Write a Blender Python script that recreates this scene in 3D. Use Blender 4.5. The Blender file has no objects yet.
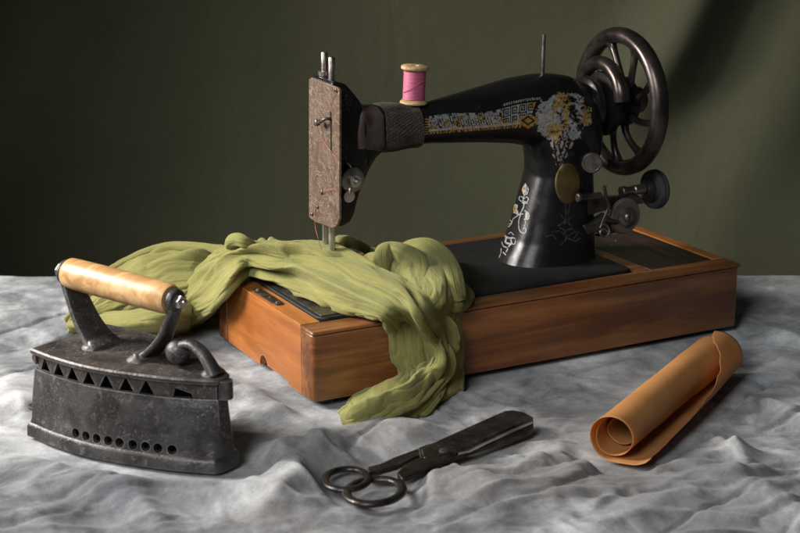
import bpy, bmesh, math, random
import numpy as np
from mathutils import Vector, Matrix, noise as mnoise
from mathutils.bvhtree import BVHTree
from mathutils.geometry import tessellate_polygon

random.seed(7)
scene = bpy.context.scene
col = scene.collection
PI = math.pi
R = math.radians

# ------------------------------------------------------------------ camera (solved from the case corners)
F_PX, PITCH, YAW = 1700.0, 0.2759, 0.4929
CAM = Vector((-0.6369, -1.3560, 0.5561))
FW = Vector((math.sin(YAW)*math.cos(PITCH), math.cos(YAW)*math.cos(PITCH), -math.sin(PITCH)))
RT = Vector((math.cos(YAW), -math.sin(YAW), 0))
UPV = RT.cross(FW)
FH = Vector((math.sin(YAW), math.cos(YAW), 0))      # horizontal forward
H = 0.0691                                          # top of the wooden case
TZ = -0.006                                         # table level
def ray(u, v): return FW + RT*((u-400)/F_PX) - UPV*((v-266.5)/F_PX)
def atz(u, v, z): d = ray(u, v); return CAM + d*((z-CAM.z)/d.z)
def aty(u, v, y): d = ray(u, v); return CAM + d*((y-CAM.y)/d.y)
def atx(u, v, x): d = ray(u, v); return CAM + d*((x-CAM.x)/d.x)
def atp(u, v, p, n):
    d = ray(u, v); return CAM + d*((p-CAM).dot(n)/d.dot(n))
def camf(r, f, z):                                  # point given as right / forward (horizontal) of the lens
    q = Vector((CAM.x, CAM.y, 0)) + RT*r + FH*f; q.z = z; return q

# ------------------------------------------------------------------ materials
def new_mat(name):
    m = bpy.data.materials.new(name); m.use_nodes = True
    nt = m.node_tree; b = nt.nodes['Principled BSDF']
    return m, nt, b
def N(nt, t, **kw):
    n = nt.nodes.new(t)
    for k, v in kw.items():
        if k in n.inputs: n.inputs[k].default_value = v
        else: setattr(n, k, v)
    return n
def ramp(nt, fac, stops, interp='LINEAR'):
    r = nt.nodes.new('ShaderNodeValToRGB'); r.color_ramp.interpolation = interp
    el = r.color_ramp.elements
    while len(el) > 1: el.remove(el[-1])
    el[0].position = stops[0][0]; el[0].color = (*stops[0][1], 1)
    for p, c in stops[1:]:
        e = el.new(p); e.color = (*c, 1)
    nt.links.new(fac, r.inputs[0]); return r.outputs[0]
def g(v): return (v, v, v)
def coords(nt, scale=(1,1,1), rot=(0,0,0), kind='Object'):
    tc = nt.nodes.new('ShaderNodeTexCoord'); mp = nt.nodes.new('ShaderNodeMapping')
    mp.inputs['Scale'].default_value = scale; mp.inputs['Rotation'].default_value = rot
    nt.links.new(tc.outputs[kind], mp.inputs[0]); return mp.outputs[0]
def noise(nt, vec, scale, detail=5, rough=.55, dist=0):
    n = N(nt, 'ShaderNodeTexNoise', Scale=scale, Detail=detail, Roughness=rough, Distortion=dist)
    nt.links.new(vec, n.inputs['Vector']); return n.outputs['Fac']
def mix(nt, a, b, fac, mode='MIX'):
    n = nt.nodes.new('ShaderNodeMix'); n.data_type = 'RGBA'; n.blend_type = mode
    for s, i in ((fac, 0), (a, 6), (b, 7)):
        if isinstance(s, (int, float)): n.inputs[i].default_value = s
        elif isinstance(s, tuple): n.inputs[i].default_value = (*s, 1)
        else: nt.links.new(s, n.inputs[i])
    return n.outputs[2]
def math_(nt, op, a, b=0.0):
    n = nt.nodes.new('ShaderNodeMath'); n.operation = op
    for s, i in ((a, 0), (b, 1)):
        if isinstance(s, (int, float)): n.inputs[i].default_value = s
        else: nt.links.new(s, n.inputs[i])
    return n.outputs[0]
def bump(nt, b, h, strength=.3, dist=.001, prev=None):
    n = N(nt, 'ShaderNodeBump', Strength=strength, Distance=dist)
    nt.links.new(h, n.inputs['Height'])
    if prev is not None: nt.links.new(prev, n.inputs['Normal'])
    if b is not None: nt.links.new(n.outputs[0], b.inputs['Normal'])
    return n.outputs[0]

def edge_wear(nt, c, wearcol, rad=.0022, amt=.8, nv=None, nscale=60):
    g_ = nt.nodes.new('ShaderNodeNewGeometry'); bv = nt.nodes.new('ShaderNodeBevel'); bv.samples = 4; bv.inputs['Radius'].default_value = rad
    dp = nt.nodes.new('ShaderNodeVectorMath'); dp.operation = 'DOT_PRODUCT'
    nt.links.new(bv.outputs[0], dp.inputs[0]); nt.links.new(g_.outputs['Normal'], dp.inputs[1])
    e = ramp(nt, dp.outputs['Value'], [(.90, g(amt)), (.992, g(0))])
    n = ramp(nt, noise(nt, coords(nt), nscale, 5, .7), [(.38, g(.15)), (.6, g(1))])
    return mix(nt, c, wearcol, mix(nt, e, n, 1.0, 'MULTIPLY'))
def mat_metal(name, c1, c2, metallic=.8, rough=(.3, .55), scale=60, bs=.25, bd=.0006, spots=None, wear=None):
    m, nt, b = new_mat(name)
    v = coords(nt); n1 = noise(nt, v, scale); n2 = noise(nt, v, scale*6, 3)
    c = ramp(nt, n1, [(.35, c1), (.65, c2)])
    if spots:
        n3 = noise(nt, v, scale*2.3, 8, .7)
        c = mix(nt, c, spots, ramp(nt, n3, [(.56, g(0)), (.68, g(1))]))
    if wear:
        n5 = noise(nt, v, 420, 4, .65); n6 = noise(nt, v, 30, 4, .6)
        c = mix(nt, c, tuple(q*.75 for q in wear), mix(nt, ramp(nt, n5, [(.56, g(0)), (.66, g(1))]), ramp(nt, n6, [(.42, g(0)), (.62, g(1))]), 1.0, 'MULTIPLY'))  # speckled highlights of the rough metal painted in as brighter dots
        c = edge_wear(nt, c, wear)
    nt.links.new(c, b.inputs['Base Color'])
    b.inputs['Metallic'].default_value = metallic
    nt.links.new(ramp(nt, n1, [(.3, g(rough[0])), (.7, g(rough[1]))]), b.inputs['Roughness'])
    p = bump(nt, None, n2, bs, bd)
    bump(nt, b, n1, bs, bd*2.5, p)
    return m

M = {}
M['cast'] = mat_metal('cast_iron', (.035,.031,.030), (.085,.078,.076), .5, (.36,.55), 45, .5, .0009, (.17,.155,.145), (.30,.28,.27))
M['castlid'] = mat_metal('cast_iron_lid', (.05,.041,.037), (.09,.076,.068), .45, (.38,.6), 50, .5, .001, (.2,.17,.15), (.34,.32,.31))
M['steel'] = mat_metal('worn_steel', (.42,.39,.36), (.60,.57,.53), .95, (.25,.42), 90, .15, .0003)
M['darksteel'] = mat_metal('dark_steel', (.055,.047,.042), (.13,.11,.098), .75, (.28,.5), 70, .2, .0004)
M['wheelmetal'] = mat_metal('brown_worn_metal', (.055,.043,.038), (.105,.084,.076), .8, (.22,.38), 50, .15, .0004)
M['shears'] = mat_metal('shear_steel', (.028,.024,.022), (.065,.055,.050), .75, (.28,.45), 60, .25, .0005, None, (.25,.22,.20))  # lighter worn edges also paint in the blades' edge highlights
M['midsteel'] = mat_metal('tarnished_steel', (.17,.145,.13), (.34,.30,.27), .9, (.28,.45), 90, .2, .0004)
M['brass'] = mat_metal('dull_brass', (.10,.068,.022), (.14,.10,.034), .6, (.42,.5), 60, .1, .0003)
M['silver'] = mat_metal('worn_silver_leaf', (.30,.30,.30), (.52,.51,.49), .55, (.4,.55), 260, .2, .0002)
M['gold'] = mat_metal('worn_gold_leaf', (.34,.19,.035), (.55,.35,.09), .55, (.4,.55), 260, .2, .0002)
M['faded'] = mat_metal('faded_silver_leaf', (.035,.034,.033), (.10,.098,.094), .4, (.4,.55), 200, .1, .0002)
M['vine'] = mat_metal('worn_vine_leaf', (.16,.16,.155), (.34,.33,.31), .3, (.5,.6), 260, .2, .0002)
M['rubber'] = mat_metal('black_rubber', (.03,.029,.03), (.05,.048,.05), 0, (.45,.6), 80, .1, .0003)

def mat_japan(name, base=.007, rough=.20):
    m, nt, b = new_mat(name); v = coords(nt)
    n1 = noise(nt, v, 22, 6); n2 = noise(nt, v, 140, 4); n3 = noise(nt, v, 55, 9, .75)
    c = ramp(nt, n1, [(.3, g(base)), (.7, (base*1.6, base*1.5, base*1.45))])
    c = mix(nt, c, (.11,.07,.05), ramp(nt, n3, [(.62, g(0)), (.74, g(.5))]))
    nt.links.new(c, b.inputs['Base Color'])
    nt.links.new(ramp(nt, n3, [(.35, g(rough)), (.7, g(rough+.22))]), b.inputs['Roughness'])
    b.inputs['Specular IOR Level'].default_value = .28
    p = bump(nt, None, n2, .10, .0003); bump(nt, b, n1, .12, .001, p)
    return m
M['japan'] = mat_japan('black_japanned_enamel')
M['bed'] = mat_japan('black_bed_enamel', .010, .45)

def mat_wood(name, c1, c2, c3, axis='x', rough=.38, scale=1.0, coat=.15, con=1.0):
    m, nt, b = new_mat(name)
    s = {'x': (2.2,26,26), 'y': (26,2.2,26), 'z': (26,26,2.2)}[axis]
    v = coords(nt, tuple(q*scale for q in s)); v0 = coords(nt)
    n1 = noise(nt, v, 2.0, 6, .6, .6); n2 = noise(nt, v, 11, 4, .6); n3 = noise(nt, v0, 14, 5, .6)
    c = ramp(nt, n1, [(.33, tuple(q*(1-.3*con) for q in c1)), (.46, c1), (.54, c2), (.68, c3)])
    c = mix(nt, c, ramp(nt, n2, [(.38, g(.5)), (.58, g(1))]), .5*con, 'MULTIPLY')
    c = mix(nt, c, ramp(nt, n3, [(.3, g(.55)), (.65, g(1.05))]), .85*con, 'MULTIPLY')
    sc = noise(nt, coords(nt, (8,60,60)), 3, 8, .8)
    c = mix(nt, c, tuple(min(1, q*1.8+.04) for q in c3), ramp(nt, sc, [(.66, g(0)), (.73, g(.5))]))
    c = edge_wear(nt, c, tuple(min(1, q*1.25+.03) for q in c3), .0022, .7, None, 45)
    nt.links.new(c, b.inputs['Base Color'])
    nt.links.new(ramp(nt, n3, [(.3, g(rough-.06)), (.7, g(rough+.14))]), b.inputs['Roughness'])
    b.inputs['Coat Weight'].default_value = coat; b.inputs['Coat Roughness'].default_value = .25
    p = bump(nt, None, n2, .2, .0004); bump(nt, b, n1, .12, .0008, p)
    return m
M['wood_front'] = mat_wood('case_wood_front', (.145,.050,.015), (.22,.080,.023), (.29,.115,.037), 'x', .36, 1.0, .2, .5)
M['wood_end_lit'] = mat_wood('case_wood_end_lit', (.33,.105,.02), (.40,.135,.027), (.47,.18,.040), 'y', .36, .8, .2, .45)  # same wood as the front, its stronger light painted as brighter orange
M['wood_lid'] = mat_wood('compartment_lid_wood', (.03,.018,.012), (.05,.03,.02), (.075,.045,.03), 'y', .42)
M['birch'] = mat_wood('turned_handle_wood', (.50,.27,.10), (.62,.37,.155), (.68,.44,.21), 'x', .42, 1.6, .05, .35)
M['spoolwood'] = mat_wood('spool_wood', (.50,.31,.14), (.62,.41,.2), (.7,.5,.28), 'z', .5, 3, 0)

def mat_fabric_green():
    m, nt, b = new_mat('green_gauze'); b.inputs['Roughness'].default_value = .9
    uv = coords(nt, (1,1,1), kind='UV'); v0 = coords(nt)
    w1 = N(nt, 'ShaderNodeMapping'); w1.inputs['Scale'].default_value = (2.6, 36, 1); nt.links.new(uv, w1.inputs[0])
    n1 = noise(nt, w1.outputs[0], 1.0, 4, .6, .4)
    w2 = N(nt, 'ShaderNodeMapping'); w2.inputs['Scale'].default_value = (9, 95, 1); nt.links.new(uv, w2.inputs[0])
    n2 = noise(nt, w2.outputs[0], 1.0, 2, .5, .2)
    n3 = noise(nt, v0, 1400, 2); n4 = noise(nt, v0, 18, 4)
    c = ramp(nt, n1, [(.3, (.192,.178,.056)), (.7, (.275,.255,.090))])
    c = mix(nt, c, ramp(nt, n4, [(.3, g(.8)), (.7, g(1.05))]), .8, 'MULTIPLY')
    c = mix(nt, c, ramp(nt, n3, [(.3, g(.75)), (.7, g(1.1))]), .5, 'MULTIPLY')
    nt.links.new(c, b.inputs['Base Color'])
    b.inputs['Sheen Weight'].default_value = .25; b.inputs['Sheen Roughness'].default_value = .5
    b.inputs['Sheen Tint'].default_value = (.8,.85,.45,1)
    b.inputs['Specular IOR Level'].default_value = .15
    n5 = noise(nt, v0, 420, 3, .6); p = bump(nt, None, n1, .5, .0016); p = bump(nt, None, n2, .55, .0009, p); p = bump(nt, None, n5, .55, .0007, p); bump(nt, b, n3, .7, .0005, p)
    return m
M['green'] = mat_fabric_green()

def weave(nt, v, s):
    a = N(nt, 'ShaderNodeTexWave', Scale=s, Distortion=.6); a.bands_direction = 'X'; nt.links.new(v, a.inputs[0])
    c = N(nt, 'ShaderNodeTexWave', Scale=s, Distortion=.6); c.bands_direction = 'Y'; nt.links.new(v, c.inputs[0])
    return math_(nt, 'ADD', a.outputs['Fac'], c.outputs['Fac'])
def mat_tablecloth():
    m, nt, b = new_mat('mottled_grey_muslin'); v = coords(nt)
    n1 = noise(nt, v, 5.2, 6, .62, .8); n2 = noise(nt, v, 17, 6, .68, .6); n3 = noise(nt, v, 2.2, 3, .5); n4 = noise(nt, v, 520, 3, .7)
    sm = noise(nt, coords(nt, (24,7,1), (0,0,-YAW)), 3, 4, .6, .4)
    c = ramp(nt, n1, [(.32, (.12,.124,.132)), (.46, (.23,.237,.246)), (.56, (.40,.41,.42)), (.68, (.58,.59,.60))])
    c = mix(nt, c, ramp(nt, n2, [(.32, g(.40)), (.5, g(1.0)), (.66, g(1.4))]), .95, 'MULTIPLY')
    c = mix(nt, c, ramp(nt, sm, [(.3, g(.8)), (.65, g(1.1))]), .7, 'MULTIPLY')
    c = mix(nt, c, (.19,.15,.12), ramp(nt, n3, [(.5, g(0)), (.68, g(.5))]))
    c = mix(nt, c, ramp(nt, n4, [(.3, g(.74)), (.7, g(1.12))]), .7, 'MULTIPLY')
    nt.links.new(c, b.inputs['Base Color']); b.inputs['Roughness'].default_value = .88
    b.inputs['Specular IOR Level'].default_value = .2
    b.inputs['Sheen Weight'].default_value = .15
    w = weave(nt, coords(nt, (1,1,1), (0,0,.6)), 420)
    wr = noise(nt, coords(nt, (1,1,1)), 55, 4, .6, 1.2)
    cr = noise(nt, coords(nt, (13,30,1), (0,0,YAW+.25)), 1.0, 3, .55, .9); crl = ramp(nt, math_(nt, 'ABSOLUTE', math_(nt, 'SUBTRACT', cr, .5)), [(0, g(1)), (.06, g(.4)), (.16, g(0))])
    cr2 = noise(nt, coords(nt, (50,85,1), (0,0,YAW-.3)), 1.0, 3, .55, .8)
    p = bump(nt, None, wr, .25, .0020); p = bump(nt, None, cr, .5, .0035, p); p = bump(nt, None, cr2, .4, .0016, p); p = bump(nt, None, crl, .05, .0010, p); p = bump(nt, None, w, .25, .0004, p); bump(nt, b, n4, .3, .0004, p)
    return m
M['table'] = mat_tablecloth()
def mat_backdrop():
    m, nt, b = new_mat('olive_backdrop_cloth'); v = coords(nt)
    n1 = noise(nt, v, 2.5, 5, .6); n4 = noise(nt, v, 260, 3)
    c = ramp(nt, n1, [(.3, (.106,.106,.066)), (.7, (.137,.137,.085))])
    c = mix(nt, c, ramp(nt, n4, [(.3, g(.86)), (.7, g(1.08))]), .7, 'MULTIPLY')
    nt.links.new(c, b.inputs['Base Color']); b.inputs['Roughness'].default_value = .95
    b.inputs['Specular IOR Level'].default_value = .1
    wn = noise(nt, coords(nt, (3,3,1.2)), 2.2, 4, .5, .6)
    p = bump(nt, None, wn, .35, .02)
    w = weave(nt, coords(nt, (1,1,1), (PI/2,0,YAW)), 160)
    bump(nt, b, w, .4, .0010, p)
    return m
M['backdrop'] = mat_backdrop()
def mat_paper():
    m, nt, b = new_mat('brown_parchment_paper'); v = coords(nt)
    n1 = noise(nt, v, 30, 5); n2 = noise(nt, coords(nt, (5,60,60)), 6, 4)
    c = ramp(nt, n1, [(.3, (.61,.275,.09)), (.7, (.71,.35,.13))])
    nt.links.new(c, b.inputs['Base Color']); b.inputs['Roughness'].default_value = .5
    b.inputs['Transmission Weight'].default_value = 0
    b.inputs['Subsurface Weight'].default_value = .0
    tr = N(nt, 'ShaderNodeBsdfTranslucent'); tr.inputs[0].default_value = (.62,.3,.09,1)
    ms = N(nt, 'ShaderNodeMixShader'); ms.inputs[0].default_value = .36
    out = nt.nodes['Material Output']
    nt.links.new(b.outputs[0], ms.inputs[1]); nt.links.new(tr.outputs[0], ms.inputs[2]); nt.links.new(ms.outputs[0], out.inputs[0])
    p = bump(nt, None, n1, .35, .0016); bump(nt, b, n2, .35, .0008, p)
    return m
M['paper'] = mat_paper()
def mat_thread(name, c1, c2, wscale):
    m, nt, b = new_mat(name); v = coords(nt)
    w = N(nt, 'ShaderNodeTexWave', Scale=wscale, Distortion=.4); w.bands_direction = 'Z'; nt.links.new(v, w.inputs[0])
    n = noise(nt, v, 120, 3)
    c = mix(nt, c1, c2, w.outputs['Fac']); c = mix(nt, c, ramp(nt, n, [(.3, g(.8)), (.7, g(1.1))]), .6, 'MULTIPLY')
    nt.links.new(c, b.inputs['Base Color']); b.inputs['Roughness'].default_value = .5
    b.inputs['Sheen Weight'].default_value = .2
    bump(nt, b, w.outputs['Fac'], .5, .0006)
    return m
M['pink'] = mat_thread('pink_thread', (.50,.09,.19), (.63,.15,.27), 420)
M['redthread'] = mat_thread('red_thread_strand', (.42,.06,.05), (.5,.1,.08), 300)
def mat_knit():
    m, nt, b = new_mat('brown_twill_wool'); v = coords(nt)
    n = noise(nt, v, 500, 3); n2 = noise(nt, v, 60, 3)
    c = ramp(nt, n, [(.3, (.022,.017,.013)), (.7, (.085,.066,.052))])
    c = mix(nt, c, ramp(nt, n2, [(.3, g(.7)), (.7, g(1.1))]), .8, 'MULTIPLY')
    nt.links.new(c, b.inputs['Base Color']); b.inputs['Roughness'].default_value = .95
    b.inputs['Sheen Weight'].default_value = .06
    bump(nt, b, n, .6, .0008)
    return m
M['knit'] = mat_knit()
M['leather'] = mat_metal('worn_brown_plate', (.085,.062,.05), (.13,.10,.085), .15, (.42,.6), 70, .3, .0005, (.17,.13,.11))
def mat_plate():
    m, nt, b = new_mat('engraved_nickel_plate'); v = coords(nt)
    n0 = noise(nt, v, 46, 1, .5, 3.0)
    lines = math_(nt, 'ABSOLUTE', math_(nt, 'SUBTRACT', n0, .5))
    n1 = noise(nt, v, 60, 5, .6, 1.0)
    n2 = noise(nt, v, 150, 3, .6, 1.2)
    l2 = math_(nt, 'ABSOLUTE', math_(nt, 'SUBTRACT', n2, .5))
    c = ramp(nt, n1, [(.35, (.12,.070,.042)), (.65, (.24,.165,.120))])
    c = mix(nt, (.31,.265,.23), c, ramp(nt, lines, [(.008, g(.15)), (.028, g(1))]))
    c = mix(nt, (.08,.05,.04), c, ramp(nt, l2, [(.02, g(0.55)), (.05, g(1))]))
    nt.links.new(c, b.inputs['Base Color']); b.inputs['Metallic'].default_value = .5
    nt.links.new(ramp(nt, n1, [(.3, g(.55)), (.7, g(.42))]), b.inputs['Roughness'])
    p = bump(nt, None, ramp(nt, lines, [(.0, g(1)), (.06, g(0))]), .3, .0004)
    bump(nt, b, ramp(nt, l2, [(.0, g(0)), (.06, g(1))]), .15, .0004, p)
    return m
M['plate'] = mat_plate()

# ------------------------------------------------------------------ mesh helpers
def link(o, parent=None):
    col.objects.link(o)
    if parent is not None: o.parent = parent
    return o
def thing(name, label, cat, group=None):
    o = bpy.data.objects.new(name, None); o.empty_display_size = .02
    col.objects.link(o); o['label'] = label; o['category'] = cat
    if group: o['group'] = group
    return o
class MB:
    def __init__(s): s.v = []; s.f = []; s.mi = []
    def add(s, v, f, mi=0):
        o = len(s.v); s.v += [Vector(p) for p in v]; s.f += [tuple(i+o for i in q) for q in f]; s.mi += [mi]*len(f)
        return s
    def grid(s, P, closed_u=False, closed_v=False, mi=0):
        """P[i][j]"""
        n, m = len(P), len(P[0]); f = []
        for i in range(n if closed_u else n-1):
            for j in range(m if closed_v else m-1):
                f.append((i*m+j, ((i+1) % n)*m+j, ((i+1) % n)*m+(j+1) % m, i*m+(j+1) % m))
        return s.add([p for r in P for p in r], f, mi)
    def loft(s, rings, caps=True, mi=0):
        n, m = len(rings), len(rings[0]); f = []
        for i in range(n-1):
            for j in range(m): f.append((i*m+j, i*m+(j+1) % m, (i+1)*m+(j+1) % m, (i+1)*m+j))
        if caps: f.append(tuple(range(m))[::-1]); f.append(tuple((n-1)*m+j for j in range(m)))
        return s.add([p for r in rings for p in r], f, mi)
    def tube(s, pts, rad, seg=12, caps=True, flat=None, mi=0):
        pts = [Vector(p) for p in pts]; n = len(pts)
        if not hasattr(rad, '__len__'): rad = [rad]*n
        rings = []; ref = None
        for i in range(n):
            t = (pts[min(i+1, n-1)]-pts[max(i-1, 0)]).normalized()
            if ref is None:
                ref = Vector((0,0,1)) if abs(t.z) < .9 else Vector((1,0,0))
                if flat is not None: ref = Vector(flat[2])
            a = (ref - t*ref.dot(t)).normalized(); b = t.cross(a); ref = a
            fa, fb = (flat[0], flat[1]) if flat else (1, 1)
            rings.append([pts[i] + (a*math.cos(2*PI*k/seg)*fa + b*math.sin(2*PI*k/seg)*fb)*rad[i] for k in range(seg)])
        return s.loft(rings, caps, mi)
    def lathe(s, prof, origin, axis, seg=32, mi=0, caps=True):
        """prof: list of (r, h) along axis"""
        o = Vector(origin); ax = Vector(axis).normalized()
        a = ax.orthogonal().normalized(); b = ax.cross(a)
        rings = [[o + ax*h + (a*math.cos(2*PI*k/seg)+b*math.sin(2*PI*k/seg))*max(r, 1e-5) for k in range(seg)] for r, h in prof]
        return s.loft(rings, caps, mi)
    def torus(s, c, axis, R0, r, seg=64, ms=16, fx=1.0, mi=0):
        c = Vector(c); ax = Vector(axis).normalized(); a = ax.orthogonal().normalized(); b = ax.cross(a)
        P = []
        for i in range(seg):
            t = 2*PI*i/seg; d = a*math.cos(t)+b*math.sin(t)
            P.append([c + d*(R0+r*math.cos(2*PI*k/ms)) + ax*(r*fx*math.sin(2*PI*k/ms)) for k in range(ms)])
        return s.grid(P, True, True, mi)
    def prism(s, poly, d, mi=0):
        """poly: list of 3D points in a plane, extruded by vector d"""
        p = [Vector(q) for q in poly]; n = len(p); d = Vector(d)
        v = p + [q+d for q in p]
        f = [tuple(range(n))[::-1], tuple(range(n, 2*n))]
        f += [(i, (i+1) % n, (i+1) % n + n, i+n) for i in range(n)]
        return s.add(v, f, mi)
    def box(s, a, b, mi=0):
        a = Vector(a); b = Vector(b)
        return s.prism([(a.x,a.y,a.z),(b.x,a.y,a.z),(b.x,b.y,a.z),(a.x,b.y,a.z)], (0,0,b.z-a.z), mi)
    def mesh(s, name):
        me = bpy.data.meshes.new(name); me.from_pydata([tuple(v) for v in s.v], [], s.f)
        bm = bmesh.new(); bm.from_mesh(me); bm.verts.ensure_lookup_table()
        bmesh.ops.recalc_face_normals(bm, faces=bm.faces); bm.to_mesh(me); bm.free()
        return me
    def build(s, name, mats, parent=None, bevel=0, smooth=35, subsurf=0, bseg=2):
        me = s.mesh(name)
        if not isinstance(mats, (list, tuple)): mats = [mats]
        for m in mats: me.materials.append(m)
        if len(me.polygons) == len(s.mi): me.polygons.foreach_set('material_index', s.mi)
        o = bpy.data.objects.new(name, me); link(o, parent)
        if smooth:
            me.polygons.foreach_set('use_smooth', [True]*len(me.polygons))
            if smooth < 180: mark_sharp(me, R(smooth))
        if bevel:
            md = o.modifiers.new('bevel', 'BEVEL'); md.width = bevel; md.segments = bseg; md.limit_method = 'ANGLE'; md.angle_limit = R(35)
            md.harden_normals = False
        if subsurf:
            md = o.modifiers.new('sub', 'SUBSURF'); md.levels = md.render_levels = subsurf
        return o
def mark_sharp(me, ang):
    bm = bmesh.new(); bm.from_mesh(me)
    for e in bm.edges:
        if len(e.link_faces) == 2: e.smooth = e.calc_face_angle(0) < ang
    bm.to_mesh(me); bm.free()
def eval_mesh(o):
    dg = bpy.context.evaluated_depsgraph_get(); dg.update()
    return bpy.data.meshes.new_from_object(o.evaluated_get(dg))
def boolean_cut(o, cutters):
    tmp = cutters.mesh('cutter'); c = bpy.data.objects.new('cutter', tmp); col.objects.link(c)
    md = o.modifiers.new('cut', 'BOOLEAN'); md.object = c; md.operation = 'DIFFERENCE'; md.solver = 'EXACT'; md.use_self = True
    me = eval_mesh(o); o.modifiers.clear(); o.data = me
    bpy.data.objects.remove(c)
    mark_sharp(me, R(35))
def catmull(P, n):
    """P: array (k,3) -> (n,3)"""
    P = np.asarray(P, float); k = len(P); t = np.linspace(0, k-1, n); i = np.clip(t.astype(int), 0, k-2); f = (t-i)[:, None]
    E = np.vstack([2*P[0]-P[1], P, 2*P[-1]-P[-2]])
    p0, p1, p2, p3 = E[i], E[i+1], E[i+2], E[i+3]
    return .5*((2*p1)+(-p0+p2)*f+(2*p0-5*p1+4*p2-p3)*f**2+(-p0+3*p1-3*p2+p3)*f**3)
def path(P, n): return [Vector(q) for q in catmull([tuple(p) for p in P], n)]
def superring(c, a, b, au, bu, seg=40, e=2.5):
    r = []
    for k in range(seg):
        t = 2*PI*k/seg; ct, st = math.cos(t), math.sin(t)
        r.append(Vector(c) + Vector(au)*(a*math.copysign(abs(ct)**(2/e), ct)) + Vector(bu)*(b*math.copysign(abs(st)**(2/e), st)))
    return r
X_, Y_, Z_ = Vector((1,0,0)), Vector((0,1,0)), Vector((0,0,1))

# ------------------------------------------------------------------ table and backdrop (setting)
def sstep(x, a, b):
    t = np.clip((x-a)/(b-a), 0, 1); return t*t*(3-2*t)
rng = np.random.RandomState(3)
def value_noise(x, y, seed, scale):
    r = np.random.RandomState(seed); G = r.rand(128, 128)
    x = x*scale+50; y = y*scale+50
    xi = np.floor(x).astype(int); yi = np.floor(y).astype(int); fx = x-xi; fy = y-yi
    fx = fx*fx*fx*(fx*(fx*6-15)+10); fy = fy*fy*fy*(fy*(fy*6-15)+10)
    a = G[xi % 128, yi % 128]; b = G[(xi+1) % 128, yi % 128]; c = G[xi % 128, (yi+1) % 128]; d = G[(xi+1) % 128, (yi+1) % 128]
    return (a*(1-fx)+b*fx)*(1-fy)+(c*(1-fx)+d*fx)*fy
def seg_dist(x, y, pts):
    best = np.full(x.shape, 9.0); tt = np.zeros(x.shape); sd = np.zeros(x.shape)
    L = [0]
    for a, b in zip(pts[:-1], pts[1:]): L.append(L[-1]+math.hypot(b[0]-a[0], b[1]-a[1]))
    for k, (a, b) in enumerate(zip(pts[:-1], pts[1:])):
        dx, dy = b[0]-a[0], b[1]-a[1]; l2 = dx*dx+dy*dy
        t = np.clip(((x-a[0])*dx+(y-a[1])*dy)/l2, 0, 1)
        d = np.hypot(x-a[0]-t*dx, y-a[1]-t*dy)
        s = np.sign((x-a[0])*dy-(y-a[1])*dx)
        m = d < best; best = np.where(m, d, best); sd = np.where(m, s*d, sd)
        tt = np.where(m, (L[k]+t*math.sqrt(l2))/L[-1], tt)
    return best, sd, tt
def ppts(pts, n=24): return [(q.x, q.y) for q in path([atz(u, v, TZ) for u, v in pts], n)]
# (polyline of crest in the picture, height, near-side width, far-side width)
RIDGES = [
    ([(-20,478),(60,470),(150,478),(235,476),(290,462),(340,446),(395,436),(440,440)], .010, .020, .034),
    ([(60,520),(130,505),(200,500),(270,506),(330,520)], .011, .016, .022),
    ([(0,500),(60,492),(110,500),(150,520),(170,540)], .009, .014, .02),
    ([(300,470),(290,500),(250,530)], .007, .014, .016),
    ([(380,500),(430,495),(480,486),(540,470),(580,452)], .0085, .013, .02),
    ([(430,530),(490,505),(550,492),(600,470),(640,462)], .010, .014, .02),
    ([(480,540),(520,515),(580,505),(620,498)], .008, .012, .02),
    ([(620,535),(680,505),(740,490),(820,485)], .0085, .016, .022),
    ([(640,470),(700,480),(770,505),(820,530)], .007, .012, .018),
    ([(690,430),(730,455),(760,490)], .006, .010, .014),
    ([(690,395),(740,400),(820,420)], .006, .014, .018),
    ([(745,325),(770,335),(830,355)], .007, .014, .018),
    ([(560,385),(620,372),(690,350),(735,345)], .004, .012, .016),
    ([(230,380),(265,400),(300,425),(330,450)], .006, .014, .018),
    ([(250,420),(290,412),(320,408)], .004, .012, .016),
    ([(0,345),(40,332),(75,338)], .004, .016, .02),
    ([(-10,395),(15,400),(30,430)], .005, .012, .018),
    ([(480,400),(540,392),(590,405)], .0035, .012, .02),
]
_r = random.Random(12)
for _k in range(16):
    _u, _v, _a, _l = _r.uniform(20, 780), _r.uniform(455, 525), _r.uniform(-.7, .35), _r.uniform(30, 75)
    RIDGES.append(([(_u+_l*q*math.cos(_a), _v+_l*q*math.sin(_a)*.6+_r.uniform(-3, 3)) for q in (0,.35,.7,1)], .0026, .0042, .0065))
RP = [(ppts(p), h, wn, wf) for p, h, wn, wf in RIDGES]
def in_poly_dist(x, y, poly):
    inside = np.zeros(x.shape, bool); n = len(poly); d, _, _ = seg_dist(x, y, list(poly)+[poly[0]])
    j = n-1
    for i in range(n):
        xi, yi = poly[i]; xj, yj = poly[j]
        c = ((yi > y) != (yj > y)) & (x < (xj-xi)*(y-yi)/((yj-yi) or 1e-12)+xi)
        inside ^= c; j = i
    return np.where(inside, -d, d)
def fpoly(pts): return [(atz(u, v, TZ).x, atz(u, v, TZ).y) for u, v in pts]
IRON_O = Vector((-.2086, .069, TZ+.002)); IRON_A = R(-65)
def iron(p): 
    c, s = math.cos(IRON_A), math.sin(IRON_A)
    return Vector((IRON_O.x+p[0]*c-p[1]*s, IRON_O.y+p[0]*s+p[1]*c, IRON_O.z+p[2]))
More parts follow.
